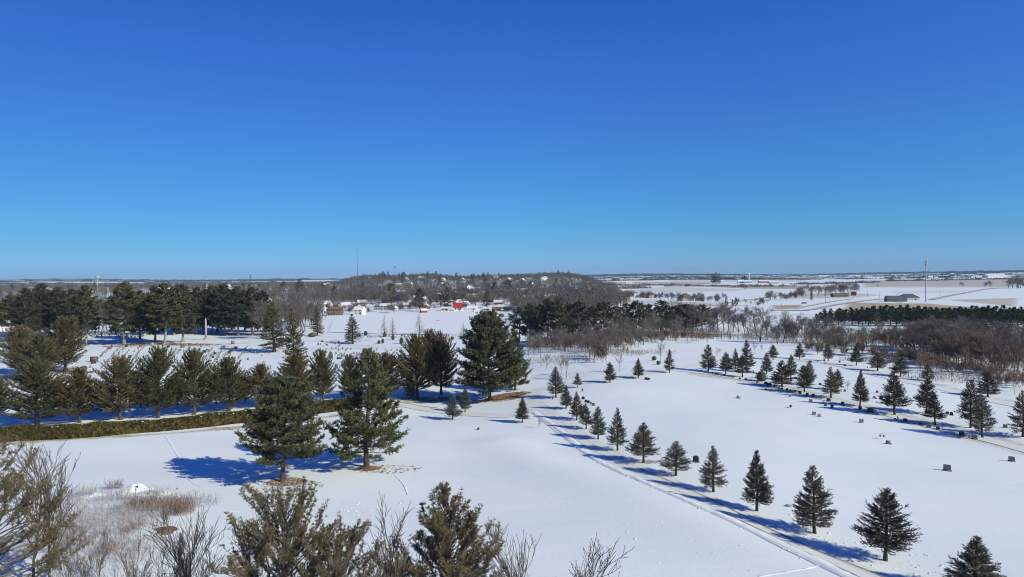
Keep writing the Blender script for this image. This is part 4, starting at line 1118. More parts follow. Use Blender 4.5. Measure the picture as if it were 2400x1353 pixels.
weeds('dry_weeds', [(300, 1215, 5.5, 6, 800), (240, 1260, 5, 5, 460), (360, 1195, 5, 3.6, 600), (180, 1190, 4.5, 6, 420), (430, 1185, 4.5, 2.6, 320), (330, 1290, 5, 3, 420), (120, 1260, 4, 6, 600), (210, 1330, 5, 3, 300),
                    (270, 1146, 1.2, .5, 110), (370, 1160, 1.6, .4, 60), (300, 1172, 4, .8, 160), (205, 1160, 1.2, .6, 70), (160, 1170, 2, 1, 60)], 'weed_grey', 93, 'pale dry weed stalks standing in the snow at the lower left')
weeds('dry_weeds', [(385, 1190, 3.4, 1.6, 520), (330, 1186, 2.0, 1.2, 200), (420, 1205, 1.8, 1.2, 240), (250, 1295, 1.0, 1.4, 90), (205, 1280, .8, 1.2, 70), (310, 1245, 1.0, 2.0, 120)], 'weed_red', 94, 'reddish brown weed patch above the brown leaf pile', (.5, 1.3))
weeds('dry_weeds', [(1300, 848, 14, 10, 500), (1420, 830, 12, 10, 500), (1900, 806, 18, 8, 500), (2250, 890, 14, 8, 500), (2060, 846, 12, 6, 400), (1500, 828, 12, 5, 300)], 'weed_grey', 95, 'dry grass poking through the snow on the far slopes', (.5, 1.4), .10)

def mound(name, px, py, rx, ry, h, mat, seed, label, cat, rough=.12, n=22, rings=8):
    rng = np.random.default_rng(seed); b = ground(px, py)
    ph = rng.uniform(0, 6, 5)
    V = []
    for i in range(rings + 1):
        f = i / rings
        for k in range(n):
            a = k * 2 * PI / n
            r = f * (1 + .18 * math.sin(2 * a + ph[0]) + .12 * math.sin(3 * a + ph[1]) + .08 * math.sin(5 * a + ph[2]))
            z = h * (math.cos(min(f, 1) * PI) * .5 + .5) * (1 + rough * rng.normal())
            x, y = r * rx * math.cos(a), r * ry * math.sin(a)
            V.append((x, y, z - (.08 if i == rings else 0)))
    V = np.array(V); V[:n, :] = V[0]
    V[:, 2] += tz(V[:, 0] + b.x, V[:, 1] + b.y) - b.z
    g = Geo(); g.add(V, [[i * n + k, (i + 1) * n + k, (i + 1) * n + (k + 1) % n, i * n + (k + 1) % n] for i in range(rings) for k in range(n)])
    o = g.obj(name, M[mat], smooth=True); o.location = b
    return tag(o, label, cat)
mound('snow_mound', 318, 1150, 2.5, 1.4, .72, 'snow', 101, 'small peaked heap of snow at the top edge of the weeds', 'snow heap', .2)
mound('snow_mound', 365, 1156, 2.6, 1.1, .42, 'snow', 102, 'low snow hump right of the peaked heap', 'snow heap')
mound('snow_mound', 225, 1161, 1.0, .7, .35, 'snow', 103, 'tiny snow hump left of the peaked heap', 'snow heap')
mound('boulder', 320, 1152, .55, .42, .62, 'stone_dark', 104, 'dark stones showing through the face of the snow heap', 'boulder', .25, 9, 4)
mound('leaf_pile', 390, 1243, 1.45, 1.15, .22, 'soil', 105, 'flat oval pile of brown leaves among the weeds', 'leaf pile', .5)
mound('boulder', 1121, 1007, .35, .3, .4, 'stone_dark', 106, 'small dark stone in the snow below the pale spruces', 'boulder', .2, 9, 4)
mound('boulder', 1846, 1187, .5, .3, .25, 'stone_grey', 107, 'flat grey stone in the snow between two roadside spruces', 'boulder', .2, 9, 4)
mound('boulder', 415, 1147, .15, .12, .2, 'stone_dark', 108, 'tiny dark stone in the snow right of the heap', 'boulder', .2, 8, 4)
for pts, wd, hp, bm, sd_ in (([(388, 1024), (402, 1045), (412, 1062), (424, 1080), (436, 1098), (440, 1118), (452, 1132), (472, 1142)], .35, .03, .8, 111), ([(1778, 1352), (1850, 1340), (1905, 1330), (1935, 1318)], .3, .025, 1.0, 112),
                             ([(520, 1195), (560, 1200), (600, 1210)], .4, .05, 1.0, 114), ([(925, 1115), (945, 1135), (955, 1160)], .3, .03, 1.0, 115)):
    strip('foot_track', pts, wd, .02, M['snow'], step=.45, cross=5, hump=hp, bump=bm, seed=sd_)

def clods(name, px_pts, spread, n, seed, label, size=(.06, .22)):
    """crumbs of ploughed or trodden snow"""
    rng = np.random.default_rng(seed); g = Geo()
    P = resample([ground(*p) for p in px_pts], .5)
    for _ in range(n):
        p = P[rng.integers(len(P))] + rng.normal(0, spread, 2)
        s = rng.uniform(*size)
        g.box((p[0], p[1], float(tz(p[0], p[1])) + s * .15), (s * rng.uniform(.8, 1.6), s, s * .6), rng.uniform(0, 3), .55)
    tag(g.obj(name, M['snow']), label, 'snow crumbs', kind='stuff')
clods('snow_crumbs', [(1340, 1033), (1401, 1079), (1501, 1126), (1602, 1170), (1702, 1214), (1800, 1261), (1926, 1321), (2010, 1362)], .40, 600, 141, 'crumbs of snow thrown up along the ploughed bank')
clods('snow_crumbs', [(1370, 1170), (1450, 1200), (1560, 1240), (1640, 1300)], 3.0, 60, 142, 'scattered snow crumbs in the open snow left of the road', (.05, .14))
clods('snow_crumbs', [(1800, 1215), (1900, 1270), (2100, 1300), (2200, 1370)], 2.5, 200, 143, 'rough trodden snow round the nearest spruces', (.06, .2))
clods('snow_crumbs', [(760, 1190), (860, 1195), (900, 1205)], 2.0, 40, 144, 'snow crumbs above the bottom pines', (.06, .2))

# ------------------------------------------------------------------ headstones
STONE = {}
def stone_protos():
    def arch(w_, h, d, top, n=7):
        pts = [(-w_ / 2, 0), (-w_ / 2, h * (1 - top))]
        for k in range(1, n):
            a = PI - k * PI / n
            pts.append((w_ / 2 * math.cos(a), h * (1 - top) + h * top * math.sin(a)))
        pts += [(w_ / 2, h * (1 - top)), (w_ / 2, 0)]
        return pts
    def slab(pts, d, z0=0.0):
        n = len(pts); V = [(x, -d / 2, z + z0) for x, z in pts] + [(x, d / 2, z + z0) for x, z in pts]
        F = [list(range(n)), list(range(2 * n - 1, n - 1, -1))] + [[i, i + n, (i + 1) % n + n, (i + 1) % n] for i in range(n)]
        return V, [f if i else f for i, f in enumerate(F)]
    def mesh(V, F, name):
        me = bpy.data.meshes.new(name); me.from_pydata(V, [], F); me.update(); return me
    base = Geo(); base.box((0, 0, .08), (1.15, .42, .24), 0, .97)
    STONE['base'] = base.mesh('base', None)
    STONE['flat'] = mesh(*slab(arch(.92, .72, .24, .06, 5), .24, .19), 'tablet')
    STONE['round'] = mesh(*slab(arch(.86, .86, .24, .32), .24, .19), 'tablet')
    STONE['tall'] = mesh(*slab(arch(.62, 1.05, .2, .25), .2, .19), 'tablet')
    sl = Geo(); sl.box((0, 0, .42), (.85, .34, .5), 0, .8); STONE['slant'] = sl.mesh('tablet', None)
    ob = Geo(); ob.box((0, 0, .75), (.42, .42, 1.2), 0, .7); ob.box((0, 0, 1.43), (.29, .29, .2), 0, .05); STONE['shaft'] = ob.mesh('tablet', None)
stone_protos()
def skin(o, mat):
    if not o.data.materials: o.data.materials.append(None)
    o.material_slots[0].link = 'OBJECT'; o.material_slots[0].material = M[mat]
    return o
def headstone(px, py, h_px, kind, mat, label, group=None, rz=-.64, wide=1.0, parts=True, name='headstone'):
    b = ground(px, py)
    Hn = {'flat': .95, 'round': 1.08, 'tall': 1.28, 'slant': .7, 'shaft': 1.6}[kind]
    s = min(max(h_px / FPX * b.y / Hn, .35), 2.2)
    if parts:
        r = empty(name, b, rz + R_.uniform(-.06, .06), (s * wide, s, s)); r.location.z -= .03
        tag(r, label, 'headstone', group)
        skin(link_mesh('base', STONE['base'], r), 'stone_grey' if mat != 'stone_light' else 'stone_light')
        skin(link_mesh('tablet', STONE[kind], r), mat)
    else:
        r = link_mesh(name, STONE[kind], None); r.location = b; r.location.z -= .2 * s; r.scale = (s * wide * 1.1, s * 1.2, s * 1.2); r.rotation_euler = (0, 0, rz + R_.uniform(-.1, .1))
        skin(r, mat); tag(r, label, 'headstone', group)
    return r
D_, G_, L_ = 'stone_dark', 'stone_grey', 'stone_light'
z4 = lambda x, y: (1800 + x / 3.98, 780 + y / 3.98)
OPEN = [  # open snow of the right hand graveyard
    (2220, 1104, 16, 'flat', G_, 'grey headstone alone in open snow, nearest the camera of the right graveyard'), (2371, 1082, 13, 'flat', G_, 'grey headstone alone in open snow near the right edge'),
    (2082, 1041, 9, 'slant', G_, 'low grey headstone behind two hanging flower vases'), (2019, 991, 10, 'flat', L_, 'light headstone alone in the snow below the grave lane row'),
    (1908, 973, 9, 'flat', L_, 'light headstone, left one of a touching pair in the open snow'), (1921, 977, 7, 'slant', L_, 'low light headstone, right one of a touching pair'),
    (1900, 943, 8, 'flat', L_, 'light headstone in the snow, left of the group of three'), (1935, 952, 7, 'flat', G_, 'grey headstone with a bouquet, middle of the group of three'), (1950, 956, 7, 'flat', D_, 'dark headstone, right end of the group of three'),
    (1852, 930, 6, 'flat', L_, 'small light headstone left of the group of three'), (1809, 918, 7, 'flat', G_, 'grey headstone at the left end below the dark row'), (1731, 934, 7, 'slant', L_, 'low light headstone by itself in the middle of the open snow'),
    (1795, 915, 5, 'flat', D_, 'small dark headstone at the left below the shaded row'), (1631, 1084, 17, 'round', D_, 'dark upright headstone behind the roadside spruces'), (1365, 917, 7, 'tall', G_, 'small headstone right of the lone small spruce'),
    (1295, 936, 5, 'tall', D_, 'tiny dark headstone left of the far roadside spruces'), (1514, 890, 6, 'flat', D_, 'dark headstone on the hilltop, left of two under the upper lane spruces'), (1520, 891, 6, 'flat', D_, 'dark headstone on the hilltop, right of two under the upper lane spruces'),
    (2356, 1003, 9, 'flat', G_, 'grey headstone beyond the grave lane at the right'), (2230, 974, 9, 'round', D_, 'round topped dark headstone between the right hand spruces'), (2220, 971, 7, 'flat', D_, 'dark headstone left of the round topped one'),
    (2267, 983, 9, 'flat', G_, 'grey headstone tucked against the big right hand spruces'), (2050, 934, 6, 'slant', L_, 'low pale headstone beyond the grave lane'), (2065, 936, 9, 'round', D_, 'dark headstone against the left side of a full spruce'),
    (1980, 918, 6, 'round', G_, 'grey headstone beside the thin bushy sapling'), (1922, 903, 6, 'flat', G_, 'grey headstone between two far side spruces'), (1865, 889, 6, 'flat', D_, 'dark headstone beside the far side spruces'), (1766, 873, 5, 'tall', G_, 'tiny headstone left of the onion shaped evergreen'),
    (1900, 850, 5, 'flat', D_, 'dark headstone before the back lane, leftmost'), (1916, 848, 4, 'flat', G_, 'grey headstone before the back lane, second from left'), (1932, 846, 4, 'flat', D_, 'dark headstone at the foot of a back lane spruce'), (1934, 853, 4, 'slant', L_, 'low light headstone before the back lane'),
    (1968, 850, 5, 'round', D_, 'dark headstone near the back lane, right of the spruce foot'), (1980, 859, 6, 'flat', G_, 'bluish grey headstone farthest right before the back lane'), (2033, 863, 3, 'tall', D_, 'tiny dark headstone below the back lane'), (2398, 1013, 8, 'flat', G_, 'grey headstone cut by the right edge of the photo')]
for x, y, h, k, mt_, lb in OPEN:
    headstone(x, y, h, k, mt_, lb)
LANE = [(1670, 876, 5, 'round'), (1679, 878, 5, 'flat'), (1698, 881, 5, 'round'), (1718, 886, 5, 'flat'), (1734, 890, 5, 'flat'), (1748, 892, 6, 'flat'), (1759, 894, 5, 'flat'), (1775, 898, 7, 'round'), (1795, 901, 7, 'flat'), (1803, 905, 8, 'flat'), (1815, 908, 5, 'flat'), (1826, 912, 5, 'slant'), (1833, 913, 5, 'flat'),
        (1845, 916, 7, 'round'), (1853, 917, 6, 'tall'), (1863, 921, 8, 'flat'), (1875, 924, 8, 'flat'), (1892, 928, 8, 'flat'), (1906, 931, 9, 'round'), (1923, 935, 8, 'flat'), (1942, 941, 8, 'flat'), (1975, 949, 8, 'flat'), (2016, 960, 8, 'flat')]
for i, (x, y, h, k) in enumerate(LANE):
    headstone(x, y, h, k, (D_, D_, 'stone_dark', G_)[i % 4], f'headstone in the shaded row under the grave lane spruces, {ORD[i]} from the left', 'headstones in the shaded row', wide=R_.uniform(.8, 1.2))
headstone(2040, 968, 13, 'round', D_, 'large dark arched monument under the grave lane spruces', wide=1.35)
LANE2 = [(2098, 983, 4, 'slant', D_), (2122, 989, 9, 'flat', D_), (2158, 997, 8, 'flat', D_), (2177, 1003, 9, 'flat', G_), (2198, 1008, 8, 'flat', D_), (2254, 1022, 11, 'flat', D_), (2284, 1030, 12, 'flat', G_)]
for i, (x, y, h, k, mt_) in enumerate(LANE2):
    headstone(x, y, h, k, mt_, f'headstone in the row right of the arched monument, {ORD[i]} from the left', 'headstones right of the arched monument')
for i, (x, y) in enumerate([(1367, 936), (1373, 943), (1379, 945), (1385, 948), (1391, 951)]):
    headstone(x, y, 7, ('flat', 'round', 'flat', 'tall', 'flat')[i], (D_, D_, D_, D_, G_)[i], f'headstone peeping out behind the far roadside spruces, {ORD[i]} from the left', 'headstones behind the far roadside spruces')
# statue, flowers, vases
def statue(px, py, h_px, label):
    b = ground(px, py); h = h_px / FPX * b.y
    r = empty('statue', b, -.6, (h, h, h)); tag(r, label, 'statue')
    g = Geo(); g.box((0, 0, .1), (.5, .4, .22)); g.obj('pedestal', M['stone_light'], r)
    g = Geo(); g.lathe([(.17, .2), (.13, .45), (.17, .62), (.07, .78), (.09, .86), (.07, .95), (.01, 1.0)], 10); g.obj('figure', M['stone_light'], r, True)
statue(2104, 986, 12, 'pale statue of a standing figure between dark stones under a spruce')
def bouquet(px, py, h_px, label, hooks=0):
    b = ground(px, py); h = h_px / FPX * b.y; rng = np.random.default_rng(px)
    r = empty('flower_vase' if hooks else 'bouquet', b, -.6, (h, h, h)); tag(r, label, 'flower vases' if hooks else 'bouquet')
    if hooks:
        g = Geo()
        g.tube([(0, 0, -.1), (0, 0, .85), (.12, 0, 1.0), (.26, 0, .9), (.26, 0, .66)], [.022] * 5, 5); g.tube([(0, 0, .85), (-.12, 0, 1.0), (-.24, 0, .9), (-.24, 0, .66)], [.022] * 4, 5)
        g.obj('hook_stand', M['steel'], r)
        for sx in (-.24, .26):
            v = Geo(); v.lathe([(.03, .40), (.10, .42), (.13, .62), (.10, .68), (.02, .69)], 8, (sx, 0, 0)); v.obj('hanging_vase', M['stone_dark'], r)
    else:
        g = Geo(); g.lathe([(.09, -.05), (.14, .3), (.12, .32), (.02, .33)], 8); g.obj('vase', M['stone_grey'], r)
        n = 60; g = Geo(); g.blades(np.tile([[0, 0, .3]], (n, 1)), rng.normal(size=(n, 3)) * .6 + np.array([0, 0, 1]), .6, .22, rng); g.obj('flowers', M['flower'], r)
bouquet(2067, 1030, 15, 'two dark vases hanging from a shepherd hook stand in the snow', 1)
bouquet(1930, 947, 6, 'red bouquet beside the middle stone of the group of three')
bouquet(1853, 956, 8, 'reddish wreath lying in the open snow left of the light pair')
bouquet(2056, 922, 8, 'blue tinged bouquet on a stand beyond the grave lane')
# the old graveyard on the left: rows of stones a few pixels high
r = random.Random(121)
def small(px, py, h, label, group):
    headstone(px, py, h, r.choice(['flat', 'flat', 'tall', 'round', 'shaft', 'slant']), r.choice([D_, D_, G_, G_, L_, 'stone_red']), label, group, rz=r.choice([1.2, 1.3, 1.1]), parts=False, name='gravestone')
for k in range(10):
    x0, y0 = 262 + 33 * k, 816 + r.uniform(-2, 2)
    x1, y1 = 212 + 36 * k - (k > 6) * 10, 852 + r.uniform(0, 12) - max(0, k - 6) * 6
    for j in range(9):
        f = (j + r.uniform(-.35, .35)) / 9
        if r.random() < .12: continue
        small(x0 + (x1 - x0) * f, y0 + (y1 - y0) * f, r.uniform(4, 8), 'small old gravestone in the slanting rows before the tall pines', 'gravestones in slanting rows before the tall pines')
for i in range(26):
    small(208 + i * 5.2 + r.uniform(-2, 2), 786 + r.uniform(-2, 3), r.uniform(3, 6), 'small gravestone in the shade behind the trunks of the tall pines', 'gravestones behind the tall pine trunks')
for i in range(46):
    y = r.uniform(822, 858); small(r.uniform(740, 945), y, r.uniform(4, 6.5), 'small dark gravestone in the snow between the hedge conifers and the lane', 'gravestones between hedge conifers and lane')
for i in range(14):
    small(r.uniform(745, 800), r.uniform(799, 816), r.uniform(3, 5), 'small gravestone left of the lone lake spruce', 'gravestones left of the lone lake spruce')
for i in range(30):
    small(862 + i * 4.1 + r.uniform(-1.5, 1.5), 789 + r.uniform(-1, 3), r.uniform(2.5, 4.5), 'tiny gravestone in the line along the lake shore', 'gravestones in the shore line')
for i in range(16):
    small(r.uniform(440, 640), r.uniform(806, 850), r.uniform(3, 6), 'scattered old gravestone right of the obelisk lane', 'gravestones right of the obelisk lane')
for i in range(12):
    small(r.uniform(215, 330), r.uniform(862, 892), r.uniform(3, 6), 'old gravestone just behind the hedge row on the left', 'gravestones behind the hedge row')
rng = np.random.default_rng(151); g = Geo()
spots = []
for k in range(13):
    x0, y0, x1, y1 = 255 + 27 * k, 815, 208 + 29 * k, 866 - max(0, k - 8) * 5
    for j in range(15):
        f = (j + rng.uniform(-.4, .4)) / 15
        if rng.random() < .75: spots.append((x0 + (x1 - x0) * f + rng.normal(0, .8), y0 + (y1 - y0) * f))
spots += [(x, 818 + 42 * v) for x, v in zip(rng.uniform(735, 950, 80), rng.random(80))] + [(x, 788 + 3 * v) for x, v in zip(rng.uniform(205, 345, 40), rng.random(40))]
for x, y in spots:
    b = ground(x, y); h = rng.uniform(.45, .95); g.box((b.x, b.y, b.z + h / 2), (h * .75, .22, h), 1.2 + rng.normal(0, .1), rng.uniform(.75, 1))
tag(g.obj('gravestones', M['stone_grey']), 'the remaining smallest stones of the old graveyard rows', 'gravestones', kind='stuff')
def block(px, py, wpx, hpx, mat, label, rz=.2):
    b = ground(px, py); w_, h = width_m(b, wpx), hpx / FPX * b.y
    r = empty('family_monument', b, rz); tag(r, label, 'monument')
    g = Geo(); g.box((0, 0, h * .08), (w_ * 1.15, w_ * .6, h * .2)); g.obj('base', M['stone_grey'], r)
    g = Geo(); g.box((0, 0, h * .58), (w_, w_ * .4, h * .8), 0, .96); g.obj('tablet', M[mat], r)
    g = Geo(); g.box((0, 0, h * 1.02), (w_ * 1.03, w_ * .46, h * .1), 0, .9); g.obj('cap', M[mat], r)
block(220, 849, 15, 12, 'stone_red', 'broad red brown family monument before the tall pines')
block(324, 879, 15, 9, 'stone_red', 'red brown family monument behind the pointed hedge conifer')
block(357, 811, 6, 7, 'stone_light', 'white monument beside the orange needle carpet')
block(168, 872, 11, 8, 'stone_light', 'pale monument at the foot of the tall brown conifer')
block(494, 859, 6, 8, 'stone_grey', 'grey twin column monument alone above the spiky hedge conifer')
block(546, 807, 8, 7, 'stone_grey', 'grey monument by the lane bend')
def obelisk(px, py, top, label):
    b = ground(px, py); h = height_to(b, px, top)
    r = empty('obelisk', b, .3); tag(r, label, 'obelisk')
    g = Geo(); g.box((0, 0, .3), (2.2, 2.2, .7)); g.box((0, 0, .95), (1.6, 1.6, .6)); g.obj('pedestal', M['stone_light'], r)
    g = Geo(); g.box((0, 0, 1.25 + (h - 2.2) / 2), (.95, .95, h - 2.2), 0, .62); g.obj('shaft', M['stone_light'], r)
    g = Geo(); g.box((0, 0, h - .55), (.585, .585, .8), 0, .03); g.obj('tip', M['stone_light'], r)
obelisk(483, 797, 744, 'tall pale stone obelisk before the dark pines')

# ------------------------------------------------------------------ buildings
WIN = Geo(); WIN.box((0, 0, 0), (1.0, .10, 1.3)); WINM = WIN.mesh('window', M['glass'])
DOOR = Geo(); DOOR.box((0, 0, 1.05), (1.0, .12, 2.1)); DOORM = DOOR.mesh('door', M['wood'])
def pydata(name, V, F, mat, parent):
    me = bpy.data.meshes.new(name); me.from_pydata([tuple(v) for v in V], [], F); me.materials.append(M[mat]); me.update()
    return link_mesh(name, me, parent)
def gable(w_, dp, h, rh, wall, roof, parent, over=.35, hip=False):
    x, y = w_ / 2, dp / 2
    if hip:
        V = [(-x, -y, -1), (x, -y, -1), (x, y, -1), (-x, y, -1), (-x, -y, h), (x, -y, h), (x, y, h), (-x, y, h)]
        F = [[0, 1, 5, 4], [1, 2, 6, 5], [2, 3, 7, 6], [3, 0, 4, 7], [4, 5, 6, 7]]
        pydata('wall', V, F, wall, parent)
        k = max(0.05, x - y)
        e = over
        V = [(-x - e, -y - e, h), (x + e, -y - e, h), (x + e, y + e, h), (-x - e, y + e, h), (-k, 0, h + rh), (k, 0, h + rh)]
        return pydata('roof', V, [[0, 1, 5, 4], [1, 2, 5], [2, 3, 4, 5], [3, 0, 4], [3, 2, 1, 0]], roof, parent)
    V = [(-x, -y, -1), (x, -y, -1), (x, y, -1), (-x, y, -1), (-x, -y, h), (x, -y, h), (x, y, h), (-x, y, h), (-x, 0, h + rh), (x, 0, h + rh)]
    pydata('wall', V, [[0, 1, 5, 4], [1, 2, 6, 9, 5], [2, 3, 7, 6], [3, 0, 4, 8, 7]], wall, parent)
    t = .18; e = over; s = rh / y
    A = [(-x - e, -y - e, h - e * s + .02), (-x - e, 0, h + rh + .02), (-x - e, y + e, h - e * s + .02)]
    V = A + [(px_ + w_ + 2 * e, py_, pz_) for px_, py_, pz_ in A]
    V += [(a, b_, c + t) for a, b_, c in V]
    F = [[6, 9, 10, 7], [7, 10, 11, 8], [0, 1, 4, 3], [1, 2, 5, 4], [0, 3, 9, 6], [2, 8, 11, 5], [0, 6, 7, 1], [1, 7, 8, 2], [3, 4, 10, 9], [4, 5, 11, 10]]
    return pydata('roof', V, F, roof, parent)
def house(px, py, wpx, hpx, label, wall='white_paint', roof='roof_snow', rz=0.0, dp=.7, rh=.4, wins=3, floors=1, chim=None, hip=False, name='house', cat='house', group=None, dist=None, door=True):
    b = ground(px, py) if dist is None else ground_at(px, dist)
    w_ = max(width_m(b, wpx), 3); H = hpx / FPX * b.y
    rhm = H * rh; h = H - rhm; d_ = w_ * dp
    r = empty(name, b, rz); tag(r, label, cat, group)
    rf = gable(w_, d_, h, rhm, wall, roof, r, min(.5, w_ * .04), hip)
    if chim:
        g = Geo(); g.box((w_ * .2, d_ * .1, h + rhm * .95), (.9, .9, rhm * .9 + .8)); g.obj('chimney', M[chim], rf)
    ws = min(1.3, h / floors * .42)
    for f in range(floors):
        for k in range(wins):
            o = link_mesh('window', WINM, r); o.location = (w_ * ((k + .5) / wins - .5) * .86, -d_ / 2 - .01, h * (f + .58) / floors); o.scale = (ws, 1, ws)
        if wins:
            for sx in (1, -1):
                o = link_mesh('window', WINM, r); o.location = (sx * (w_ / 2 + .01), 0, h * (f + .58) / floors); o.rotation_euler.z = PI / 2; o.scale = (ws, 1, ws)
    if door:
        o = link_mesh('door', DOORM, r); o.location = (w_ * .28 if wins % 2 == 0 else w_ * .15, -d_ / 2 - .02, 0)
    return r
house(785, 739, 36, 20, 'two storey brick house on the lake shore with balconies', 'brick', 'roof_tile', .1, .6, .25, 5, 2, None, True)
house(843, 737, 23, 18, 'white house with red chimney end on to the lake', 'white_paint', 'roof_snow', -.25, .8, .38, 2, 2, 'roof_red')
house(899, 727, 44, 15, 'long grey two storey house on the shore', 'grey_siding', 'roof_snow', .05, .35, .28, 6, 2)
house(818, 721, 27, 12, 'cream house with a wide snowy roof', 'tan_siding', 'roof_snow', .1, .7, .5, 3, 1)
house(761, 719, 25, 13, 'grey house with snowy gables behind the brick house', 'grey_siding', 'roof_snow', .3, .8, .5, 3, 2)
house(737, 727, 16, 14, 'white gabled house left of the brick house', 'white_paint', 'roof_snow', 1.2, .9, .45, 2, 2)
house(725, 728, 14, 9, 'small house with red brown roof at the lake corner', 'tan_siding', 'roof_tile', .2, .8, .5, 2, 1)
house(793, 719, 16, 11, 'white gable house right behind the brick house', 'white_paint', 'roof_snow', 1.3, .9, .5, 2, 1)
house(849, 714, 22, 11, 'house with red brick end and snowy roof', 'brick', 'roof_snow', .1, .6, .5, 3, 1, 'brick')
house(922, 726, 18, 8, 'low white bungalow right of the long grey house', 'white_paint', 'roof_snow', .0, .6, .45, 3, 1)
house(940, 718, 24, 9, 'low house with snowy roof at the shore trees', 'tan_siding', 'roof_snow', .1, .6, .5, 3, 1)
house(993, 733, 15, 9, 'small dark red shed on the shore', 'barn_red', 'roof_snow', .5, .7, .4, 2, 1)
house(997, 721, 10, 12, 'narrow white gabled house behind the red shed', 'white_paint', 'roof_snow', 1.4, 1.2, .5, 1, 2)
house(1043, 729, 18, 9, 'yellow house under the dark evergreen', 'yellow_siding', 'roof_snow', .0, .7, .3, 4, 1)
house(1074, 728, 21, 18, 'white house with bright red roof on the shore', 'white_paint', 'roof_red', .05, .75, .58, 3, 1)
house(1107, 727, 24, 9, 'white low house right of the red roof', 'white_paint', 'roof_snow', -.1, .6, .5, 3, 1)
house(1164, 729, 20, 9, 'orange brown house right of the white shelter', 'brick_orange', 'roof_tile', .1, .7, .45, 3, 1)
house(1191, 728, 20, 9, 'red brown house next to the orange one, right', 'brick', 'roof_tile', -.1, .7, .45, 3, 1)
house(1140, 727, 14, 6, 'low brown garage between shelter and orange house', 'wood', 'roof_snow', 0, .8, .4, 2, 1)
for i in range(22):
    x = random.Random(900 + i).uniform(735, 1240)
    house(x, 724 - (i % 3) * 5 + (x < 900) * 5, R_.uniform(14, 22), R_.uniform(9, 13), 'house with snowy roof in the streets behind the shore houses', R_.choice(['white_paint', 'white_paint', 'grey_siding', 'tan_siding', 'brick']), 'roof_snow', R_.choice([0, .2, 1.4, -.2]), .75, .45, 2, 1, None, False, group='houses behind the shore street', door=False)
house(1212, 720, 18, 9, 'grey house at the right end of the shore street', 'grey_siding', 'roof_snow', .2, .8, .5, 3, 1)
def shelter(px, py, wpx, hpx, label):
    b = ground(px, py); w_, h = width_m(b, wpx), hpx / FPX * b.y
    r = empty('arched_shelter', b, 0); tag(r, label, 'shelter')
    n = 10; V = []; 
    for y in (-w_ * .5, w_ * .5):
        V += [(w_ / 2 * math.cos(PI * k / n), y, h * math.sin(PI * k / n)) for k in range(n + 1)]
    pydata('cover', V, [[k, k + 1, n + 2 + k, n + 1 + k] for k in range(n)], 'white_paint', r)
    pydata('end_wall', [(v[0] * .99, v[1] * .98, v[2] * .99) for v in V], [list(range(n + 1)), list(range(n + 1, 2 * n + 2))], 'white_paint', r)
shelter(1118, 731, 11, 8, 'white arched shelter on the lake shore')
house(766, 676, 19, 12, 'big white hall in the trees left of the hill', 'white_paint', 'roof_snow', .1, .6, .4, 4, 2)
house(350, 690, 30, 19, 'large gabled building with pale eaves behind the tall pines', 'brick', 'roof_grey', 1.35, 1.2, .35, 3, 2, dist=760)
house(236, 690, 44, 18, 'long flat roofed brick building behind the tall pines', 'brick', 'roof_snow', .05, .4, .08, 7, 2, dist=700)
house(8, 770, 16, 16, 'white house glimpsed between the left hand pines', 'white_paint', 'roof_snow', .5, .8, .4, 2, 2, dist=380)
house(58, 752, 16, 18, 'white gabled house between the left hand pines', 'white_paint', 'roof_snow', .9, .8, .45, 2, 2, dist=420)
house(229, 752, 10, 20, 'pale narrow building in the gap of the tall pines', 'white_paint', 'roof_snow', .3, .8, .3, 2, 3, dist=430)
house(596, 674, 20, 8, 'white low building at the far left of the hill', 'white_paint', 'roof_snow', .1, .5, .35, 4, 1, dist=1450)
r = random.Random(131)
for i in range(64):
    x = r.choice([r.uniform(830, 1330), r.uniform(1020, 1300), r.uniform(940, 1120)]); d_ = r.uniform(680, 1420)
    b = ground_at(x, d_); w_ = r.uniform(9, 14) * FPX / d_
    house(x, 0, w_, r.uniform(7.5, 10) * FPX / d_, 'snow roofed house among the grey trees of the hill', r.choice(['white_paint', 'white_paint', 'grey_siding', 'tan_siding', 'brick']), r.choice(['roof_snow', 'roof_snow', 'roof_snow', 'roof_grey']), r.uniform(0, 3.1), .75, .42,
          2, 1, None, False, group='houses on the wooded hill', dist=d_, door=False)
for i in range(26):
    x = r.uniform(-20, 780); d_ = r.uniform(560, 1900)
    house(x, 0, r.uniform(10, 20) * FPX / d_, r.uniform(8, 11) * FPX / d_, 'pale roofed building in the bare trees behind the tall pines', r.choice(['white_paint', 'grey_siding', 'brick']), r.choice(['roof_snow', 'roof_snow', 'roof_grey']), r.uniform(0, 3.1), .75, .35,
          2, 1, None, False, group='buildings behind the tall pines', dist=d_, door=False, name='building', cat='building')
# fields
house(1426, 693, 20, 11, 'orange brick house with green hipped roof by the field', 'brick_orange', 'roof_green', .1, .8, .42, 3, 1, None, True)
house(1474, 696, 22, 10, 'brown roofed house in the pale trees, leftmost', 'tan_siding', 'roof_brown', .2, .7, .6, 3, 1, None, True)
house(1503, 698, 26, 8, 'low brown roofed house, second from the left in the field trees', 'tan_siding', 'roof_brown', -.1, .6, .6, 3, 1, None, True)
house(1525, 699, 18, 15, 'tall brown roofed house in the middle of the field trees', 'tan_siding', 'roof_brown', .4, .9, .5, 2, 2, None, True)
house(1607, 705, 30, 18, 'large brown roofed house at the right of the field trees', 'tan_siding', 'roof_brown', .3, .8, .62, 3, 2, 'white_paint', True)
house(1640, 706, 20, 9, 'small brown roofed house right of the large one', 'tan_siding', 'roof_brown', -.2, .8, .5, 2, 1, None, True)
house(1968, 696, 38, 9, 'low dark farmhouse under bare trees', 'wood', 'roof_brown', .15, .3, .55, 4, 1, None)
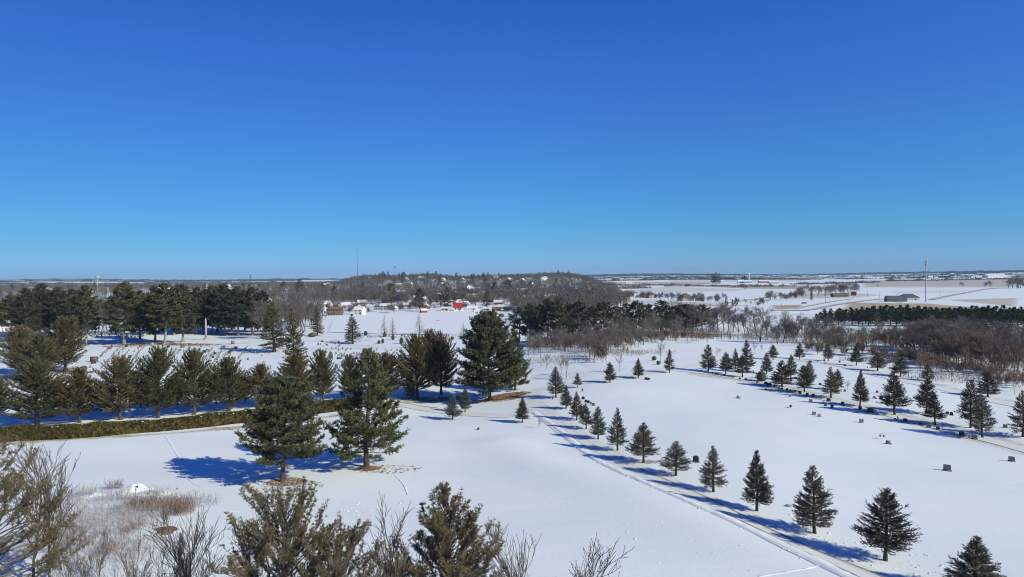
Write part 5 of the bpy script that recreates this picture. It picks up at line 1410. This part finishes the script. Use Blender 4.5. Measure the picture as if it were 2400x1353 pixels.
house(2001, 693, 11, 12, 'tall red shed with white front at the farmstead', 'barn_red', 'white_paint', -.6, .8, .2, 1, 1)
def quonset(px, py, wpx, hpx, label, rz, ratio=.4):
    b = ground(px, py); L = width_m(b, wpx); h = hpx / FPX * b.y
    r = empty('arched_barn', b, rz); tag(r, label, 'barn')
    n = 9; w_ = L * ratio; V = []
    for x in (-L / 2, L / 2):
        V += [(x, w_ / 2 * math.cos(PI * k / n), h * max(0, math.sin(PI * k / n)) ** .8 - (.5 if k in (0, n) else 0)) for k in range(n + 1)]
    pydata('roof', V, [[k, k + 1, n + 2 + k, n + 1 + k] for k in range(n)], 'metal_grey', r)
    pydata('end_wall', [(v[0] * .985, v[1] * .985, v[2] * .985) for v in V], [list(range(n + 1)), list(range(n + 1, 2 * n + 2))], 'wood', r)
    for sx in (1,):
        g = Geo(); g.box((sx * L / 2 * .99, 0, h * .3), (.3, w_ * .3, h * .6)); g.obj('door', M['stone_dark'], r)
quonset(2099, 707, 44, 14, 'long grey arched barn beside the cell tower', -.12)
house(2128, 704, 42, 15, 'grey barn with snowy hipped roof behind the arched barn', 'grey_siding', 'metal_grey', .05, .5, .55, 0, 1, None, True, name='barn', cat='barn')
for x, y, w_, h, lb, wl, rf in [(2330, 651, 44, 8, 'long white poultry barn near the right horizon', 'white_paint', 'roof_snow'), (2049, 655, 4, 6, 'small white silo-like building near the horizon', 'white_paint', 'roof_snow'), (2058, 655, 5, 4, 'tiny white shed near the horizon, beside the taller one', 'white_paint', 'roof_snow'),
                                (2100, 655, 20, 4, 'low tan barn on the far field edge', 'tan_siding', 'roof_brown'), (2116, 655, 14, 4, 'low white barn right of the tan one', 'tan_siding', 'roof_snow'), (2180, 653, 12, 5, 'tan barn with pale roof beyond the cell tower', 'tan_siding', 'roof_snow'),
                                (2193, 653, 10, 4, 'white roofed barn right of the tan barn beyond the tower', 'wood', 'roof_snow'), (1736, 664, 16, 8, 'white barn of the silo farm', 'white_paint', 'roof_snow'), (1752, 664, 20, 7, 'grey barn below the silos', 'grey_siding', 'roof_snow'),
                                (1790, 663, 24, 6, 'long red brown barn right of the silos', 'barn_red', 'roof_snow'), (1812, 665, 22, 6, 'tan barn at the right end of the silo farm', 'tan_siding', 'roof_snow'), (1690, 663, 12, 6, 'white house beside the evergreen clump', 'white_paint', 'roof_snow'),
                                (1845, 667, 20, 4, 'low white shed right of the silo farm', 'white_paint', 'roof_snow'), (1930, 648, 24, 3, 'white farm sheds far off left of centre right', 'white_paint', 'roof_snow'), (2010, 651, 12, 5, 'brownish barn far off beyond the fields', 'brick', 'roof_snow'),
                                (1474, 665, 16, 6, 'pale buildings at the edge of the hill wood', 'white_paint', 'roof_snow'), (1575, 655, 10, 3, 'white farmhouse far beyond the first white field', 'white_paint', 'roof_snow'), (2290, 651, 8, 3, 'small barn left of the long poultry barn', 'tan_siding', 'roof_snow')]:
    house(x, y, w_, h, lb, wl, rf, R_.uniform(-.2, .2), .45, .4, 3 if w_ > 8 else 1, 1, name='barn' if 'barn' in lb else 'farm_building', cat='barn' if 'barn' in lb else 'farm building', door=False)
def silo(px, py, wpx, hpx, mat, label):
    b = ground(px, py); w_ = width_m(b, wpx); h = hpx / FPX * b.y
    r = empty('silo', b); tag(r, label, 'silo')
    g = Geo(); g.lathe([(w_ / 2, -.5), (w_ / 2, h * .88)], 14); g.obj('barrel', M[mat], r, True)
    g = Geo(); g.lathe([(w_ / 2 * 1.03, h * .875), (w_ / 2 * .75, h * .96), (.05, h)], 14); g.obj('dome', M['white_paint' if mat == 'concrete' else mat], r, True)
silo(1755, 663, 5, 24, 'concrete', 'tall pale concrete silo with white dome')
silo(1746, 663, 4, 17, 'silo_blue', 'dark blue silo left of the concrete one, right of two')
silo(1741, 663, 4, 15, 'silo_blue', 'dark blue silo, leftmost of the farm')
silo(1914, 648, 2, 9, 'concrete', 'thin pale silo far off above the field farm sheds')

# ------------------------------------------------------------------ masts and towers
def mast(px, top, label, base=None, dist=None, rad=.4, name='radio_mast', cat='radio mast', plat=(), mat='steel', pal='steel'):
    b = ground(px, base) if base else ground_at(px, dist)
    H = height_to(b, px, top)
    r = empty(name, b); tag(r, label, cat)
    g = Geo(); g.tube([(0, 0, -1), (0, 0, H * .5), (0, 0, H)], [rad, rad * .8, rad * .45], 7); g.obj('pole', M[mat], r)
    for f, w_, hh in plat:
        g = Geo()
        g.lathe([(rad * .5, H * f), (w_ * .5, H * f), (w_ * .5, H * f + hh * .15), (rad * .5, H * f + hh * .15)], 9)
        for k in range(3):
            a = k * 2.1 + .4
            for q in (-.35, 0, .35):
                g.box((math.cos(a + q) * w_ * .5, math.sin(a + q) * w_ * .5, H * f + hh * .4), (rad * .55, rad * .55, hh))
        g.obj('antenna', M[pal], r)
    return r
mast(2170, 611, 'slender steel cell tower standing in the farm fields', base=709, rad=.55, name='cell_tower', cat='cell tower', plat=((.965, 3.0, 2.0), (.90, 2.6, 2.0)), pal='concrete')
mast(838, 577, 'tall thin radio mast on the wooded hill', dist=1500, rad=.55, plat=((.56, 5.5, 4.0), (.76, 4.5, 3.0)), mat='metal_grey')
mast(926, 623, 'short cell tower with antenna ring on the hilltop', dist=1540, rad=.5, name='cell_tower', cat='cell tower', plat=((.90, 3.4, 2.4),), mat='metal_grey', pal='metal_grey')
mast(587, 644, 'grey tower beside a low building left of the hill', dist=1400, rad=1.0, name='cell_tower', cat='cell tower', plat=((.93, 3.4, 1.6), (.80, 3.0, 1.6)), mat='metal_grey', pal='metal_grey')
mast(483, 646, 'tiny thin mast on the far left ridge', dist=3000, rad=.7, mat='metal_grey')
for x, b_, t_, lb in [(1935, 709, 692, 'wooden pole beside the farm drive'), (2033, 697, 683, 'wooden pole left of the red shed road'), (2062, 699, 685, 'wooden pole between the red shed and arched barn'), (1831, 718, 712, 'short pole at the left road bend'), (2203, 693, 681, 'wooden pole right of the cell tower'), (2350, 674, 664, 'thin pole near the crossroads')]:
    mast(x, t_, lb, base=b_, rad=.16, name='utility_pole', cat='utility pole', mat='wood', plat=((.9, 1.2, .3),), pal='wood')
def water_tower(px, dist, top, wpx, label):
    b = ground_at(px, dist); H = height_to(b, px, top); w_ = wpx / FPX * dist
    r = empty('water_tower', b); tag(r, label, 'water tower')
    g = Geo(); g.lathe([(w_ * .18, -1), (w_ * .10, H * .12), (w_ * .075, H * .6), (w_ * .12, H - w_ * .72)], 14); g.obj('shaft', M['steel'], r, True)
    g = Geo(); c = H - w_ * .38
    g.lathe([(w_ * .14, c - w_ * .36), (w_ * .36, c - w_ * .24), (w_ * .49, c - w_ * .06), (w_ * .5, c + w_ * .03), (w_ * .42, c + w_ * .2), (w_ * .25, c + w_ * .33), (.02, c + w_ * .38)], 20); g.obj('tank', M['tank'], r, True)
water_tower(228, 1500, 646, 11.5, 'white water tower with a rounded tank above the left hand trees')
house(1885, 712, 5, 3, 'tiny dark shed beside the bend of the farm road', 'wood', 'roof_brown', .2, .8, .3, 0, 1, name='shed', cat='shed', door=False)

# ------------------------------------------------------------------ winter air
def haze():
    me = bpy.data.meshes.new('haze')
    s, z0, z1 = 9600, -12, 130
    V = [(-s, -s, z0), (s, -s, z0), (s, s, z0), (-s, s, z0), (-s, -s, z1), (s, -s, z1), (s, s, z1), (-s, s, z1)]
    me.from_pydata(V, [], [[0, 3, 2, 1], [4, 5, 6, 7], [0, 1, 5, 4], [1, 2, 6, 5], [2, 3, 7, 6], [3, 0, 4, 7]]); me.update()
    mt = bpy.data.materials.new('haze'); mt.use_nodes = True; t = mt.node_tree; t.nodes.clear()
    o_ = t.nodes.new('ShaderNodeOutputMaterial'); v = t.nodes.new('ShaderNodeVolumePrincipled')
    v.inputs['Color'].default_value = (.48, .70, 1.0, 1); v.inputs['Density'].default_value = HAZE; v.inputs['Anisotropy'].default_value = 0.0
    t.links.new(v.outputs[0], o_.inputs['Volume'])
    me.materials.append(mt)
    tag(link_mesh('haze', me), 'thin blue winter haze over the whole landscape', 'haze', kind='stuff')
HAZE = 0.00007
if HAZE: haze()
